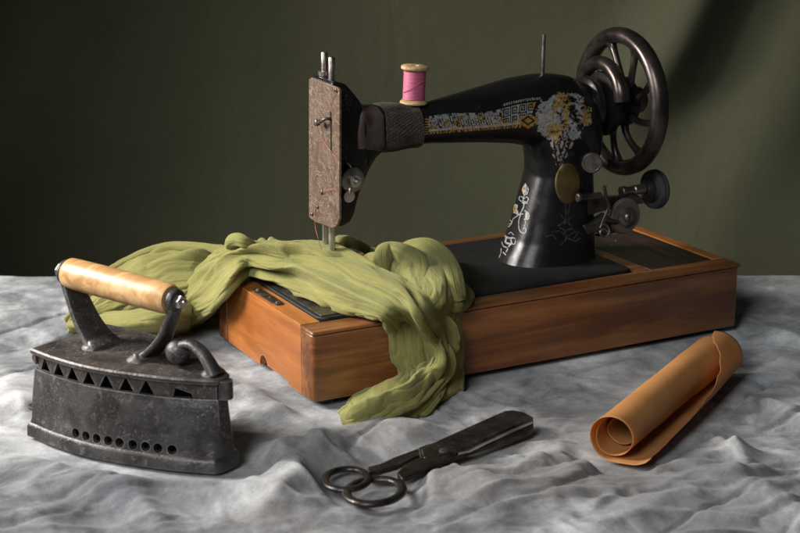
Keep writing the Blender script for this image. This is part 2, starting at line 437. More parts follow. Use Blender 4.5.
FOOT = [([(-.01,-.01),(.51,-.01),(.51,.24),(-.01,.24)], .03),
        ([tuple(iron((a, b, 0))[:2]) for a, b in ((-.034,-.062),(.04,-.066),(.1,-.066),(.15,-.045),(.215,-.012),(.215,.012),(.15,.045),(.1,.06),(-.034,.06))], .026),
        (fpoly([(322,478),(345,505),(400,503),(415,480),(535,432),(530,415),(440,442),(370,468)]), .02),
        (fpoly([(584,420),(582,462),(610,474),(655,468),(700,425),(752,362),(740,335),(700,335)]), .022)]
def table_height(x, y):
    z = np.zeros_like(x)
    for p, h, wn, wf in RP:
        d, sd, t = seg_dist(x, y, p)
        # near side steeper than far side
        f = np.where(((x-CAM.x)*FH.x+(y-CAM.y)*FH.y) < 9, 1, 1)
        w = np.where(sd > 0, wn, wf)
        env = np.sin(np.clip(t, 0.02, .98)*PI)**.5
        wob = .75+.5*value_noise(x, y, 11, 30)
        z += 1.25*h*env*wob*np.exp(-np.abs(d/w)**1.7)
    n = (value_noise(x, y, 1, 9)-.5)*.007 + (value_noise(x*1.0+y*.3, y, 2, 22)-.5)*.0042 + (value_noise(x, y, 4, 48)-.5)*.0017
    # long soft creases
    c, s = math.cos(.35), math.sin(.35); xr, yr = x*c+y*s, -x*s+y*c
    q = np.abs(value_noise(xr*.45, yr, 5, 16)-.5); n += -.0045*np.exp(-(q/.035)**2)*value_noise(x, y, 6, 7)
    q = np.abs(value_noise(xr, yr*.4, 8, 19)-.5); n += .0035*np.exp(-(q/.045)**2)*value_noise(x, y, 9, 6)
    z = z+n
    xc = (x-CAM.x)*RT.x+(y-CAM.y)*RT.y; fc = (x-CAM.x)*FH.x+(y-CAM.y)*FH.y
    wx = xc+.05*(value_noise(x, y, 21, 8)-.5); wf2 = fc+.35*xc*(value_noise(x, y, 22, 3)-.5)+.030*(value_noise(x, y, 23, 14)-.5)
    def rg(n, p): return np.clip(1-np.abs(2*n-1)*1.7, 0, 1)**p
    near = .55+.75*sstep(-fc, -1.62, -1.34)
    bl = lambda n, p: np.clip(np.abs(2*n-1)*1.8, 0, 1)**p
    z += (.0046*bl(value_noise(wx*6+wf2*4, wf2*24-wx*3, 27, 1), .6)+.0016*bl(value_noise(wx*11, wf2*58+wx*6, 28, 1), .8)-.0030)*near
    z += (.0016*rg(value_noise(wx*9, wf2*26, 24, 1), 1.3)+.0014*rg(value_noise(wx*24+wf2*10, wf2*50, 25, 1), 1.3)+.0002*rg(value_noise(wx*60, wf2*110-wx*40, 26, 1), 1.2))*near
    k = np.ones_like(x)
    for poly, w in FOOT:
        d = in_poly_dist(x, y, poly); k = np.minimum(k, sstep(d, 0, w))
    z = z*(1-.8*sstep(fc, 1.80, 1.93))
    return z*k-(1-k)*.001
def build_table():
    f0, f1, r0, r1 = .80, 1.942, -1.0, 1.0
    fs = np.concatenate([np.arange(f0, 1.15, .012), np.arange(1.15, f1, .0022)])
    rs = np.concatenate([np.arange(r0, -.52, .012), np.arange(-.52, .52, .0022), np.arange(.52, r1, .012)])
    Fg, Rg = np.meshgrid(fs, rs, indexing='ij')
    x = CAM.x+RT.x*Rg+FH.x*Fg; y = CAM.y+RT.y*Rg+FH.y*Fg
    z = TZ+table_height(x, y)
    # rear edge rolls over and hangs
    rows_x, rows_y, rows_z = [x], [y], [z*1.0]
    e = [(.006,-.001),(.012,-.005),(.016,-.012),(.018,-.03),(.019,-.12),(.02,-.5)]
    for df, dz in e:
        rows_x.append(x[-1:]+FH.x*df); rows_y.append(y[-1:]+FH.y*df); rows_z.append(z[-1:]+dz)
    x = np.vstack(rows_x); y = np.vstack(rows_y); z = np.vstack(rows_z)
    n, m = x.shape; V = np.stack([x, y, z], -1).reshape(-1, 3)
    I = np.arange(n*m).reshape(n, m)
    Fc = np.stack([I[:-1,:-1], I[:-1,1:], I[1:,1:], I[1:,:-1]], -1).reshape(-1, 4)
    me = bpy.data.meshes.new('table_surface'); me.from_pydata(V.tolist(), [], Fc.tolist())
    me.polygons.foreach_set('use_smooth', [True]*len(me.polygons)); me.materials.append(M['table'])
    o = bpy.data.objects.new('table_surface', me); link(o); o['kind'] = 'structure'
    o['label'] = 'crumpled mottled grey cloth spread over the table top'
build_table()
def build_backdrop():
    f = 2.42
    rs = np.arange(-1.6, 1.6, .01); zs = np.arange(-.9, 1.6, .02)
    Zg, Rg = np.meshgrid(zs, rs, indexing='ij')
    # soft hanging folds, slanted to the lower left
    s = Rg - (Zg-.25)*.42
    d = .003*np.sin(s*9+.6)+.002*np.sin(s*17+2)
    def fold(c, w, h): return h*np.exp(-((s-c)/w)**2)
    d += fold(.405, .058, .062)*sstep(Zg, .02, .22)+fold(.605, .075, .026)*(.35+.65*sstep(Zg, -.1, .15))+fold(-.5, .09, .02)
    x = CAM.x+RT.x*Rg+FH.x*(f-d); y = CAM.y+RT.y*Rg+FH.y*(f-d)
    n, m = x.shape; V = np.stack([x, y, Zg], -1).reshape(-1, 3); I = np.arange(n*m).reshape(n, m)
    Fc = np.stack([I[:-1,:-1], I[:-1,1:], I[1:,1:], I[1:,:-1]], -1).reshape(-1, 4)
    me = bpy.data.meshes.new('backdrop'); me.from_pydata(V.tolist(), [], Fc.tolist())
    me.polygons.foreach_set('use_smooth', [True]*len(me.polygons)); me.materials.append(M['backdrop'])
    o = bpy.data.objects.new('backdrop', me); link(o); o['kind'] = 'structure'
    o['label'] = 'olive green cloth backdrop hanging behind the table'
build_backdrop()

# ------------------------------------------------------------------ sewing machine
SM = thing('sewing_machine', 'antique black sewing machine with worn gold and silver ornament on a wooden case', 'sewing machine')
# --- wooden case
def build_case():
    W, L = .2284, .5
    mb = MB()
    y0, y1 = .027, .2065; x0, x1 = .0200, .3835; x2, x3 = .403, .4855
    zb = 0.0
    # boards (butted): front, back, left end, right end
    def rail(a, b, mi): mb.box(a, b, mi)
    t = H
    # front board with rounded ends in plan
    def plan_round(pts): return pts
    fr = [(.004,0),(.496,0),(.4985,.0015),(.5,.004),(.5,y0),(0,y0),(0,.004),(.0015,.0015)]
    mb.prism([(x,y,zb) for x,y in fr], (0,0,t-.0045), 0)
    case = mb.build('wooden_base', [M['wood_front'], M['wood_end_lit']], SM, bevel=.0007)
    # moulded top frame: slightly proud lip with rounded edge
    tp = MB()
    o = .0012
    for (a, b) in (((-o,-o,t-.0040),(L+o,y0-.0003,t)),):
        tp.box(a, b, 0)
    tp.build('front_rail', [M['wood_front']], case, bevel=.0022, bseg=3)
    tb = MB(); tb.box((-o, y1, zb), (L+o, W, t), 0); tb.build('back_board', [M['wood_front']], case, bevel=.002, bseg=3)
    # left end board with a grip notch cut in its foot
    eb = MB(); eb.box((0, y0+.0004, zb), (x0, y1-.0004, t), 0)
    e = eb.build('end_board', [M['wood_end_lit']], case)
    cut = MB(); yn = (.110, .128)
    cut.lathe([(.0085,0),(.0085,.006)], (-.001,.119,.0015), (1,0,0), 20); cut.box((-.001,.1105,-.004), (.005,.1275,.0015))
    cut2 = MB(); cut2.lathe([(.0092,0),(.0092,.011)], (-.002,.116,.0025), (1,0,0), 24)
    cut2.box((-.002,.058,-.004),(.0045,.1135,.0042)); boolean_cut(e, cut2)
    md = e.modifiers.new('bevel', 'BEVEL'); md.width = .0015; md.segments = 2; md.limit_method = 'ANGLE'
    e2 = MB(); e2.box((x3, y0+.0004, zb), (L, y1-.0004, t), 0); e2.build('end_board', [M['wood_end_lit']], case, bevel=.0015)
    cr = MB(); cr.box((x1, y0+.0004, zb), (x2, y1-.0004, t-.0004), 0); cr.build('divider_board', [M['wood_front']], case, bevel=.001)
    # floor of the case
    fl = MB(); fl.box((x0+.0004, y0+.0004, .004), (x1-.0004, y1-.0004, .01)); fl.box((x2+.0004, y0+.0004, .004), (x3-.0004, y1-.0004, .01))
    fl.build('case_floor', [M['wood_lid']], case)
    # compartment lid (thinner inlaid board) with a pull slot
    ld = MB(); ld.box((x2+.0006, .0275, t-.008), (x3-.0006, .152, t-.0006))
    ld.build('compartment_lid', M['wood_lid'], case, bevel=.0008)
    l2 = MB(); l2.box((x2+.0006, .1535, t-.008), (x3-.0006, y1-.0006, t-.0012)); lo = l2.build('fixed_lid', M['wood_lid'], case)
    c3 = MB(); c3.prism([(x2+.03,.166,t-.0075),(x2+.055,.166,t-.0075),(x2+.055,.178,t-.0075),(x2+.03,.178,t-.0075)], (0,0,.02)); boolean_cut(lo, c3)
    # lock plate on the left rail
    lp = MB(); c = (atz(252,290,H)+atz(284,305,H))*.5; 
    hx, hy = .0052, .030
    pl = []
    for k in range(24):
        a = 2*PI*k/24; pl.append((c.x+hx*math.copysign(abs(math.cos(a))**.45, math.cos(a)), c.y+hy*math.copysign(abs(math.sin(a))**.3, math.sin(a)), H+.0002))
    lp.prism(pl, (0,0,.0011))
    lpo = lp.build('lock_plate', M['darksteel'], case, bevel=.0003)
    kh = MB(); kh.lathe([(.0022,0),(.0022,.004)], (c.x,c.y,H-.001), Z_, 14); kh.box((c.x-.0011,c.y-.008,H-.001),(c.x+.0011,c.y,H+.003)); boolean_cut(lpo, kh)
    for dy in (-.024, .024):
        sc = MB(); sc.lathe([(.0022,0),(.0022,.0008),(.0012,.0014)], (c.x, c.y+dy, H+.0012), Z_, 14); sc.build('screw', M['steel'], case)
    hg = MB(); q = atz(344,254.5,H); hg.box((q.x-.008,q.y-.026,H),(q.x+.008,q.y-.012,H+.004)); hg.lathe([(.003,0),(.003,.02)],(q.x-.01,q.y-.012,H+.003),X_,14)
    hg.build('hinge', M['darksteel'], case, bevel=.0006)
    for fx in (.02, .48):
        for fy in (.02, .208):
            f = MB(); f.lathe([(.009,0),(.011,.001),(.011,.008)], (fx, fy, -.0068), Z_, 20); f.build('foot', M['rubber'], case)
    return case
build_case()

# --- bed
bd = MB()
def rrect(x0, y0, x1, y1, r, z, n=6):
    p = []
    for cx, cy, a0 in ((x1-r,y1-r,0),(x0+r,y1-r,90),(x0+r,y0+r,180),(x1-r,y0+r,270)):
        for k in range(n+1):
            a = R(a0+90*k/n); p.append((cx+r*math.cos(a), cy+r*math.sin(a), z))
    return p
bd.prism(rrect(.0208,.0277,.3828,.2058,.012,H-.006), (0,0,.0085))
BED = bd.build('bed', M['bed'], SM, bevel=.0016, bseg=3)
sl = MB(); sl.prism(rrect(.0245,.0335,.0600,.172,.003,H+.0026), (0,0,.0007)); sl.build('slide_plate', M['darksteel'], BED, bevel=.0003)

# --- body casting: arm + pillar + head, fused
AY = .116
mb = MB()
arm = [(384,105,151,.0195),(398,104,148,.0185),(425,102.5,144,.0185),(450,95,143.5,.0195),(480,86,143,.022),(510,77,144,.0255),(532,73,148,.029),
       (550,72,152,.0325),(566,74,160,.0345),(577,79,165,.034),(585,88,170,.031),(590,100,165,.025)]
rings = []
for u, vt, vb, b in arm:
    T, B = aty(u, vt, AY), aty(u, vb, AY); c = (T+B)*.5
    # silhouettes of a rounded tube seen slightly from above
    hh = (T.z-B.z)*.5*.965
    rings.append(superring((c.x, AY, c.z), b, hh, Y_, Z_, 44, 2.3))
mb.loft(rings)
PILL = [(264.5,491.5,596.5,.0475),(262,492,596.5,.047),(256,495.5,595,.0445),(248,499.5,594,.042),(235,506,594,.040),(215,512.5,593.5,.0375),(190,519.5,593,.036),(170,525,592,.035),(155,525,592,.0345),(140,522,592,.034),(125,524,592,.033)]
rings = []
for v, ul, ur, b in PILL:
    c = aty((ul+ur)*.5, v, AY); d = (c-CAM).dot(FW); s = (ur-ul)*.5*d/F_PX
    a = math.sqrt(max(s*s-(.473*b)**2, 1e-6))/.881*.985
    z = c.z
    rings.append(superring((c.x, AY, z), a, b, X_, Y_, 44, 2.35))
mb.loft(rings)
# foot flange sits on bed
# head block
yf, yb = .0835, .1300
hp = [(309,80),(338.5,82),(346,84),(354,93),(361,102),(367,120),(367,160),(362,187),(358,200),(355,213),(351,222),(343,226.5),(336,227),(309,218)]
def hpt(u, v):
    return aty(u, v, yf)
def ptf(x, z): return (x, z)
xpl = atx(324,150,.06)  # plate plane reference
XP = .0600
pts = [(XP+.0015, aty(339.5,89,yf).z), (XP+.004, aty(339.5,81,yf).z)]
for u, v in hp[2:13]: q = hpt(u, v); pts.append((q.x, q.z))
pts.append((XP+.0015, pts[-1][1]+.001))
mb.prism([(x, yf, z) for x, z in pts], (0, yb-yf, 0))
# neck between head and band
rings = []
for u, vt, vb, b in [(348,90,206,.031),(355,96,197,.030),(361,101,184,.028),(367,104.5,172,.0255),(373,105.5,162,.0235),(380,105.5,156,.0215),(388,105,152,.0195)]:
    T, B = aty(u, vt, AY-.01), aty(u, vb, AY-.01)
    rings.append(superring((T.x*.5+B.x*.5, AY, (T.z+B.z)*.5), b, (T.z-B.z)*.5*.96, Y_, Z_, 40, 2.6))
mb.loft(rings)
BODY = mb.build('body', M['japan'], SM, smooth=0)
md = BODY.modifiers.new('rm', 'REMESH'); md.mode = 'VOXEL'; md.voxel_size = .0014; md.use_smooth_shade = True
md = BODY.modifiers.new('sm', 'SMOOTH'); md.factor = .6; md.iterations = 9
me = eval_mesh(BODY); BODY.modifiers.clear(); BODY.data = me
if not me.materials: me.materials.append(M['japan'])
me.polygons.foreach_set('use_smooth', [True]*len(me.polygons))
BVH = BVHTree.FromPolygons([v.co for v in me.vertices], [tuple(p.vertices) for p in me.polygons])
def on_body(u, v, off=.0003):
    d = ray(u, v).normalized(); h = BVH.ray_cast(CAM, d)
    if h[0] is None: return None, None
    return h[0]+h[1]*off, h[1]

# --- worn ornament laid on the casting as thin leaf
def vn(x, y, s): return mnoise.noise(Vector((x*s, y*s, 3.3)))*.5+.5
MEAN = ["1111111101111111","1000000101000001","1011110101011101","1010010101010101","1010110101010001","1010000101011111","1011111101000000","0000000001111111"]
def band_mask(u, v):
    """returns 0 none, 1 silver, 2 gold"""
    w = vn(u, v, .35)*.4+vn(u, v, .9)*.34+vn(u, v, 2.1)*.26
    if 424.5 <= u <= 541:
        t = (u-424.5)/116.5
        top = 117.5-15.0*t**1.15-1.5*math.sin(t*9); bot = 134.5-8.5*t
        if not (top < v < bot):
            if 503 < u < 541 and top-4.5 < v < top-2 and int(u*1.3) % 3 and w > .42: return 1
            return 0
        q = (v-top)/(bot-top)
        if u < 428.5: return 2 if int(v*.8) % 2 and vn(u, v, .8) > .35 else 0
        if q > .86: return 2 if int(u*1.05+vn(u, v, .2)*6) % 3 and w > .43 else 0
        if q > .74: return (2 if (w > .56 and u > 450) else 1) if w > .35 else 0
        if 502 < u < 536 and q < .72:
            i = int((u-502)*1.0) % 16; j = int((v-top)*.85) % 8
            if MEAN[j][i] == '1' and w > .34: return (2 if vn(u, v, .12) > .56 else 1)
            return 0
        # small broken key and star marks
        i = int((u+v*.2)*.95) % 7; j = int((v-top)*.8) % 4
        pat = ((i*3+j*5) % 7 < 4)
        if q < .12: return 1 if w > .47 else 0
        if pat and w > .40: return 2 if vn(u, v, .11) > .60 else 1
        return 1 if w > .56 else 0
    # gold diamond with a dark V
    return 0
def medal_mask(u, v):
    cx, cy = 563, 117; du, dv = (u-cx)/27.0, (v-cy)/25.0
    r = math.hypot(du, dv); ang = math.atan2(dv, du)
    edge = 1+.035*math.sin(ang*7+1)+.30*(vn(u, v, .16)-.5)+.22*(vn(u+40, v, .5)-.5)+.12*(vn(u, v+9, 1.3)-.5)
    w = vn(u, v, .13)*.32+vn(u, v, .36)*.30+vn(u, v, 1.1)*.20+vn(u, v, 2.2)*.18
    if r < edge:
        gold = (abs(math.hypot((u-558-(v-118)*-.25)/8, (v-117)/19)-1) < .45 and u > 552) or math.hypot((u-553)/7, (v-129)/6) < 1 or (u > 582 and vn(u, v, .3) > .42)
        wear = .43 if u < 556 else .485
        if w < wear-(.03 if gold else 0): return 0
        return 2 if gold and vn(u, v, .7) > .36 else 1
    # drop ornament below
    t = (v-141)/24
    if 0 < t < 1:
        w = vn(u, v, .3)*.4+vn(u, v, .9)*.35+vn(u, v, 1.7)*.25
        hw = (12*(1-t)+3)*(.60+.40*abs(math.sin(t*8)))
        d = abs(u-(562-3*t))
        if d < hw and math.sin(d*1.3+t*9) > -.45 and w > .47: return 2 if w > .57 else 1
    return 0
def diamond_mask(u, v):
    d = abs(u-528)/13+abs(v-120.5)/9
    if d < .34: return 2
    if .56 < d < .92 and v > 116: return 2 if vn(u, v, .9) > .3 else 0
    return -1 if (.34 <= d <= .56 and v > 113) else 0
def mask(u, v):
    d = diamond_mask(u, v)
    if d == -1: return 0
    if d: return d
    m = medal_mask(u, v)
    if m: return m
    if ((u-562)/28.5)**2+((v-117)/26)**2 < 1.1: return 0
    return band_mask(u, v)
# painted strokes (picture outlines of the vine on the pillar and fainter sprays), laid on the casting
VINE = [(  [(480+x/4.1, 150+y/4.1) for x, y in pts], w*.82, m) for pts, w, m in [
    ([(187,140),(176,160),(180,180)], 1.5, 2), ([(187,142),(198,162),(192,182)], 1.5, 1), ([(187,152),(184,180)], 3.6, 1),
    ([(184,180),(178,205),(181,228),(172,250),(160,266)], 1.15, 1),
    ([(178,196),(166,190),(161,202),(170,210),(178,206)], 1.0, 1), ([(182,200),(192,192),(199,203),(192,214),(183,210)], 1.0, 1),
    ([(172,216),(194,219)], 1.6, 1), ([(146,224),(139,238),(143,254)], 1.5, 2), ([(151,228),(150,242),(153,258)], 2.8, 1),
    ([(140,256),(158,264),(176,262)], 1.6, 1), ([(186,250),(200,262),(198,282),(184,284)], 1.8, 1), ([(191,262),(191,276)], 3.2, 1),
    ([(160,266),(148,274),(136,284),(130,300),(122,312),(110,318)], 1.0, 1), ([(132,296),(118,284),(110,292),(114,304),(124,302)], .95, 1),
    ([(166,268),(160,292),(160,318),(166,334),(182,342),(190,330),(184,318),(176,324)], .95, 1), ([(184,284),(188,300),(182,312)], 1.0, 1),
    ([(112,318),(104,334),(98,350)], .95, 1), ([(100,350),(116,360),(132,362)], 2.0, 1), ([(108,362),(106,380),(122,384)], 2.0, 1), ([(126,366),(130,382),(118,396)], 1.7, 1),
    ([(132,358),(146,366),(142,386),(130,384)], 1.0, 1), ([(96,356),(90,376),(98,398)], 1.0, 1), ([(100,396),(114,404),(108,418)], 1.2, 1), ([(88,404),(86,424),(80,440)], .95, 1),
    ([(118,344),(128,338),(138,348)], .95, 1), ([(96,420),(106,430)], 1.1, 1),
]]
SPRAY = [([(565,205),(566,215),(564,224)], 1.2, 1), ([(570,204),(568,214),(569,222)], 1.0, 1), ([(560,214),(566,220),(573,216)], 1.0, 1),
    ([(558,226),(565,222),(572,227),(566,230),(560,228)], 1.6, 1), ([(552,232),(560,231),(566,236),(575,232),(582,234)], 1.1, 1), ([(564,230),(566,238),(561,245)], 1.6, 1), ([(568,238),(575,241),(580,238)], 1.2, 1), ([(572,229),(577,233),(574,238)], 1.3, 1), ([(546,237),(552,235),(556,239)], .9, 1),
    ([(548,152),(555,158),(562,154),(570,159),(575,153)], 1.1, 1), ([(346.5,95),(346,101),(347,108)], 1.7, 1), ([(342.5,101),(344.5,99.5),(346,103),(344,106),(342.6,104)], 1.1, 1), ([(350.5,101.5),(348.5,99.5),(347.2,103),(349,106),(350.8,104.5)], 1.1, 1), ([(344,110),(347,108.5),(349.5,110.5)], 1.1, 1), ([(346,144),(347.5,148),(346,151)], 1.2, 1), ([(346,156),(346.4,163)], 1.0, 1)]
def smooth_strokes(L): return [([(float(a), float(b)) for a, b, _ in catmull([(p[0], p[1], 0) for p in pts], max(2, 6*(len(pts)-1)+1))], w, m) for pts, w, m in L]
VINE = smooth_strokes(VINE); SPRAY = smooth_strokes(SPRAY)
def stroke_mask(u, v):
    best = 0
    for pts, w, mi in VINE+SPRAY:
        for a, b in zip(pts[:-1], pts[1:]):
            if not (min(a[0], b[0])-3 < u < max(a[0], b[0])+3 and min(a[1], b[1])-3 < v < max(a[1], b[1])+3): continue
            dx, dy = b[0]-a[0], b[1]-a[1]; t = max(0, min(1, ((u-a[0])*dx+(v-a[1])*dy)/(dx*dx+dy*dy)))
            if math.hypot(u-a[0]-t*dx, v-a[1]-t*dy) < w*.5 and vn(u, v, .9) > (.30 if u < 535 and u > 480 else .36): best = mi
    return best
def build_leaf(name, region, fn, st=.42):
    u0, u1, v0, v1 = region; nu, nv = int((u1-u0)/st), int((v1-v0)/st)
    cache = {}
    def P(i, j):
        if (i, j) not in cache: cache[(i, j)] = on_body(u0+i*st, v0+j*st)[0]
        return cache[(i, j)]
    vid = {}; V = []; Fc = []; MI = []
    for i in range(nu):
        for j in range(nv):
            m = fn(u0+(i+.5)*st, v0+(j+.5)*st)
            if not m: continue
            ps = [P(i, j), P(i, j+1), P(i+1, j+1), P(i+1, j)]
            if any(p is None for p in ps): continue
            if max((a-b).length for a in ps for b in ps) > .004: continue
            ids = []
            for k, p in zip(((i, j), (i, j+1), (i+1, j+1), (i+1, j)), ps):
                if k not in vid: vid[k] = len(V); V.append(tuple(p))
                ids.append(vid[k])
            Fc.append(ids); MI.append(m-1)
    if not Fc: return
    me = bpy.data.meshes.new(name); me.from_pydata(V, [], Fc); me.materials.append(M['faded'] if 'faded' in name else M['vine'] if 'vine' in name else M['silver']); me.materials.append(M['gold'])
    me.polygons.foreach_set('material_index', MI); me.polygons.foreach_set('use_smooth', [True]*len(MI))
    link(bpy.data.objects.new(name, me), BODY)
build_leaf('leaf_ornament', (424,592,88,166), mask, .30)
build_leaf('vine_ornament', (497,531,183,260), stroke_mask, .28)
build_leaf('faded_spray', (544,584,203,248), stroke_mask, .3)
build_leaf('faded_emblem', (340,354,94,118), stroke_mask, .28)
build_leaf('faded_mark', (340,354,140,166), stroke_mask, .28)

# --- brass medallion badge
def surf_disc(u, v, ru, rv, thick, mat, name, parent, off=.0003):
    rr = []; 
    for k, sc in enumerate((0, .5, .9, 1.0)):
        ring = []
        for a in range(40):
            t = 2*PI*a/40; p, n = on_body(u+ru*sc*math.cos(t), v+rv*sc*math.sin(t), off+thick*(1 if sc < .95 else .1)); ring.append(p)
        rr.append(ring)
    m = MB(); m.loft(rr, caps=False); return m.build(name, mat, parent)
surf_disc(567.5, 183.5, 12.6, 20.5, .0012, M['brass'], 'brass_badge', BODY)

# --- face plate
fp = MB()
zt_f, zt_b = atx(340,91,XP).z, atx(309,80,XP).z
def xp(u, v): q = atx(u, v, XP); return (q.y, q.z)
prof = [(309.5,79.5),(312,77.5),(338,87.5),(340,90),(340,219),(337,226.5),(333,228),(316,222),(309.5,217)]
fpp = [(XP, *xp(u, v)) for u, v in prof]
fp.prism([(p[0]-.0008, p[1], p[2]) for p in fpp], (.0026, 0, 0))
FP = fp.build('face_plate', M['plate'], SM)
cut = MB(); a = xp(331.5,112); b_ = xp(332,154); cut.box((XP-.01, a[0]-.0016, b_[1]), (XP+.0014, a[0]+.0016, a[1])); boolean_cut(FP, cut)
md = FP.modifiers.new('bevel', 'BEVEL'); md.width = .0005; md.segments = 2; md.limit_method = 'ANGLE'
sl_ = MB(); sl_.box((XP+.0008, a[0]-.0016, b_[1]), (XP+.0016, a[0]+.0016, a[1])); sl_.build('lever_slot', M['rubber'], FP)
tk = MB(); q0 = atx(331,119,XP); q1 = atx(317,122.5,XP-.008)
tk.tube(path([q0, q0+Vector((-.006,0,.0005)), q1+Vector((0,-.006,.001)), q1], 12), .0016, 10); tk.lathe([(.0016,-.003),(.0034,-.002),(.0034,.002),(.0016,.003)], q1, X_, 16)
tk.build('take_up_lever', M['darksteel'], FP)
for u, v, r in ((336.5,90.5,.0020),(312.5,214,.002),(322,192,.0024),(318,207,.0017)):
    sr = MB(); q = atx(u, v, XP-.0008); sr.lathe([(r*.5,.001),(r,0),(r,-.0012),(r*.6,-.0018)], q, X_, 14); sr.build('screw', M['darksteel'], FP)
# worn brown cover plate on the neck
m_ = MB(); outl = [(363,109),(372,106),(378,107.5),(384,116),(385,146),(380,151),(358,149),(357.5,135),(360,116)]
V = []
from mathutils.geometry import intersect_point_tri_2d
cen = (371,129)
rings = []
for sc in (.002,.35,.7,.93,1.0):
    ring = []
    for u, v in outl:
        nxt = outl[(outl.index((u, v))+1) % len(outl)]
        for k in range(5):
            uu = u+(nxt[0]-u)*k/5; vv = v+(nxt[1]-v)*k/5
            p, n = on_body(cen[0]+(uu-cen[0])*sc, cen[1]+(vv-cen[1])*sc, .0016 if sc < .95 else .0002)
            if p is None: p, n = on_body(cen[0]+(uu-cen[0])*sc*.93, cen[1]+(vv-cen[1])*sc*.93, .001)
            ring.append(p)
    rings.append(ring)
m_.loft(rings, caps=False); m_.build('cover_plate', M['leather'], BODY, smooth=180)
# --- presser and needle bars
def rod(name, u, v0, v1, r, mat, parent, y):
    p0, p1 = aty(u, v0, y), aty(u, v1, y); m = MB(); m.lathe([(r*.8,0),(r,.001),(r,p0.z-p1.z-.001),(r*.8,p0.z-p1.z)], (p0.x, y, p1.z), Z_, 20)
    return m, (p0.x, y, p1.z, p0.z)
NY1, NY2 = .124, .110
xn = aty(324,75,NY1).x
m, inf = rod('r', 324.3, 52, 100, .0033, None, None, NY1)
nb = m.build('presser_bar', M['midsteel'], SM)
m = MB(); m.lathe([(.0034,0),(.0062,.0006),(.0062,.0042),(.0034,.0048)], (inf[0], NY1, aty(324,75.5,NY1).z), Z_, 24); m.build('bar_nut', M['steel'], nb, smooth=30)
m, inf = rod('r', 331.6, 57, 100, .0033, None, None, NY2); m.build('needle_bar', M['midsteel'], SM)
xa, xb = aty(325.5,240,NY1).x, aty(332,240,NY2).x
m = MB(); zt = aty(325,215,NY1).z; m.lathe([(.0033,0),(.0033,zt-(H+.02))], (xa, NY1, H+.02), Z_, 20); m.lathe([(.0045,0),(.0045,.012)], (xa, NY1, H+.028), Z_, 18)
m.box((xa-.006, NY1-.014, H+.004), (xa+.006, NY1+.006, H+.007)); m.box((xa-.003, NY1-.004, H+.005), (xa+.003, NY1+.004, H+.03)); m.build('presser_foot', M['steel'], SM, bevel=.0005)
m = MB(); m.lathe([(.0033,0),(.0033,zt-(H+.026))], (xb, NY2, H+.026), Z_, 20); m.lathe([(.0004,0),(.0008,.02),(.0008,.03)], (xb, NY2, H+.003), Z_, 8); m.build('needle_clamp', M['steel'], SM)
# --- tension assembly
tc, tn = on_body(351.5,179,0); tc = aty(350.3,179,tc.y-.001)
ax = Vector((0,-1,0)); tm = MB()
tm.lathe([(.003,-.004),(.003,.0015),(.0118,.002),(.0128,.0028),(.0125,.0036),(.0060,.0034),(.0060,.0048),(.0118,.0052),(.0122,.0062),(.0105,.0068),(.0064,.007)], tc, ax, 40)
TN = tm.build('tension_disc', M['midsteel'], SM, smooth=30)
t2 = MB(); t2.lathe([(.0064,.006),(.0064,.0115),(.0058,.0125),(.0032,.0125),(.0032,.0165),(.0022,.018)], tc, ax, 24); t2.build('tension_nut', M['steel'], TN, smooth=30)
t3 = MB(); t3.tube(path([tc+Vector((0,-.004,-.008)), aty(350,188,tc.y-.006), aty(349.5,193,tc.y-.007)], 8), .0022, 10)
q = aty(349,196.5,tc.y-.0075); t3.lathe([(.001,-.0012),(.0058,-.001),(.0063,0),(.0058,.001),(.001,.0012)], q, ax, 24); t3.build('thumb_lever', M['steel'], TN)
t4 = MB(); t4.tube(path([aty(347,163,tc.y-.004), aty(350,165.5,tc.y-.005), aty(352,169,tc.y-.004), aty(357,171,tc.y-.002)], 12), .0009, 8); t4.tube(path([aty(338,184,tc.y-.002), aty(342,184,tc.y-.004), aty(346,181,tc.y-.002)], 8), .0009, 8); t4.build('check_spring', M['steel'], TN)
# --- spool pin
p0 = aty(542.8,75,AY); p1 = aty(544.2,34,AY); m = MB()
m.tube([p0-(p1-p0)*.1, p0, p0+(p1-p0)*.5, p1-(p1-p0)*.02, p1], [.0019,.0019,.0019,.0019,.0011], 14); m.lathe([(.004,-.003),(.004,.001),(.003,.0018)], p0, Z_, 16)
m.build('spool_pin', M['midsteel'], SM)

# --- hand wheel
WC = Vector((.4210,.116,.2305)); WR, Wr = .0707, .0087
m = MB(); m.torus(WC, X_, WR, Wr, 120, 20, 1.12)
HW = m.build('hand_wheel', M['wheelmetal'], SM, smooth=180)
def wp(r, a, dx=0): return WC+Vector((dx, -math.cos(a)*r, math.sin(a)*r))
for k in range(9):
    a = 2*PI*k/9+.35; m = MB()
    pts = path([wp(.020, a-.15, .001), wp(.034, a-.10, -.001), wp(.048, a+.02, -.001), wp(.060, a+.12, 0), wp(.068, a+.17, 0)], 18)
    rad = [.0054-.0018*math.sin(PI*min(1, i/15)) + (.0016*max(0, (i-12)/5)) for i in range(18)]
    m.tube(pts, rad, 12); m.build('spoke', M['wheelmetal'], HW, smooth=180)
m = MB(); m.lathe([(.012,-.052),(.024,-.050),(.030,-.046),(.031,-.040),(.026,-.038),(.026,-.030),(.034,-.028),(.0345,-.022),(.028,-.018),(.028,-.012),(.024,-.008),(.026,.0),(.026,.008),(.020,.012),(.012,.016)], WC, X_, 56)
m.build('hub', M['japan'], HW, smooth=30)
m = MB(); m.lathe([(.012,.010),(.0145,.014),(.0145,.024),(.012,.028),(.004,.029)], WC, X_, 40); m.build('stop_motion_knob', M['wheelmetal'], HW)
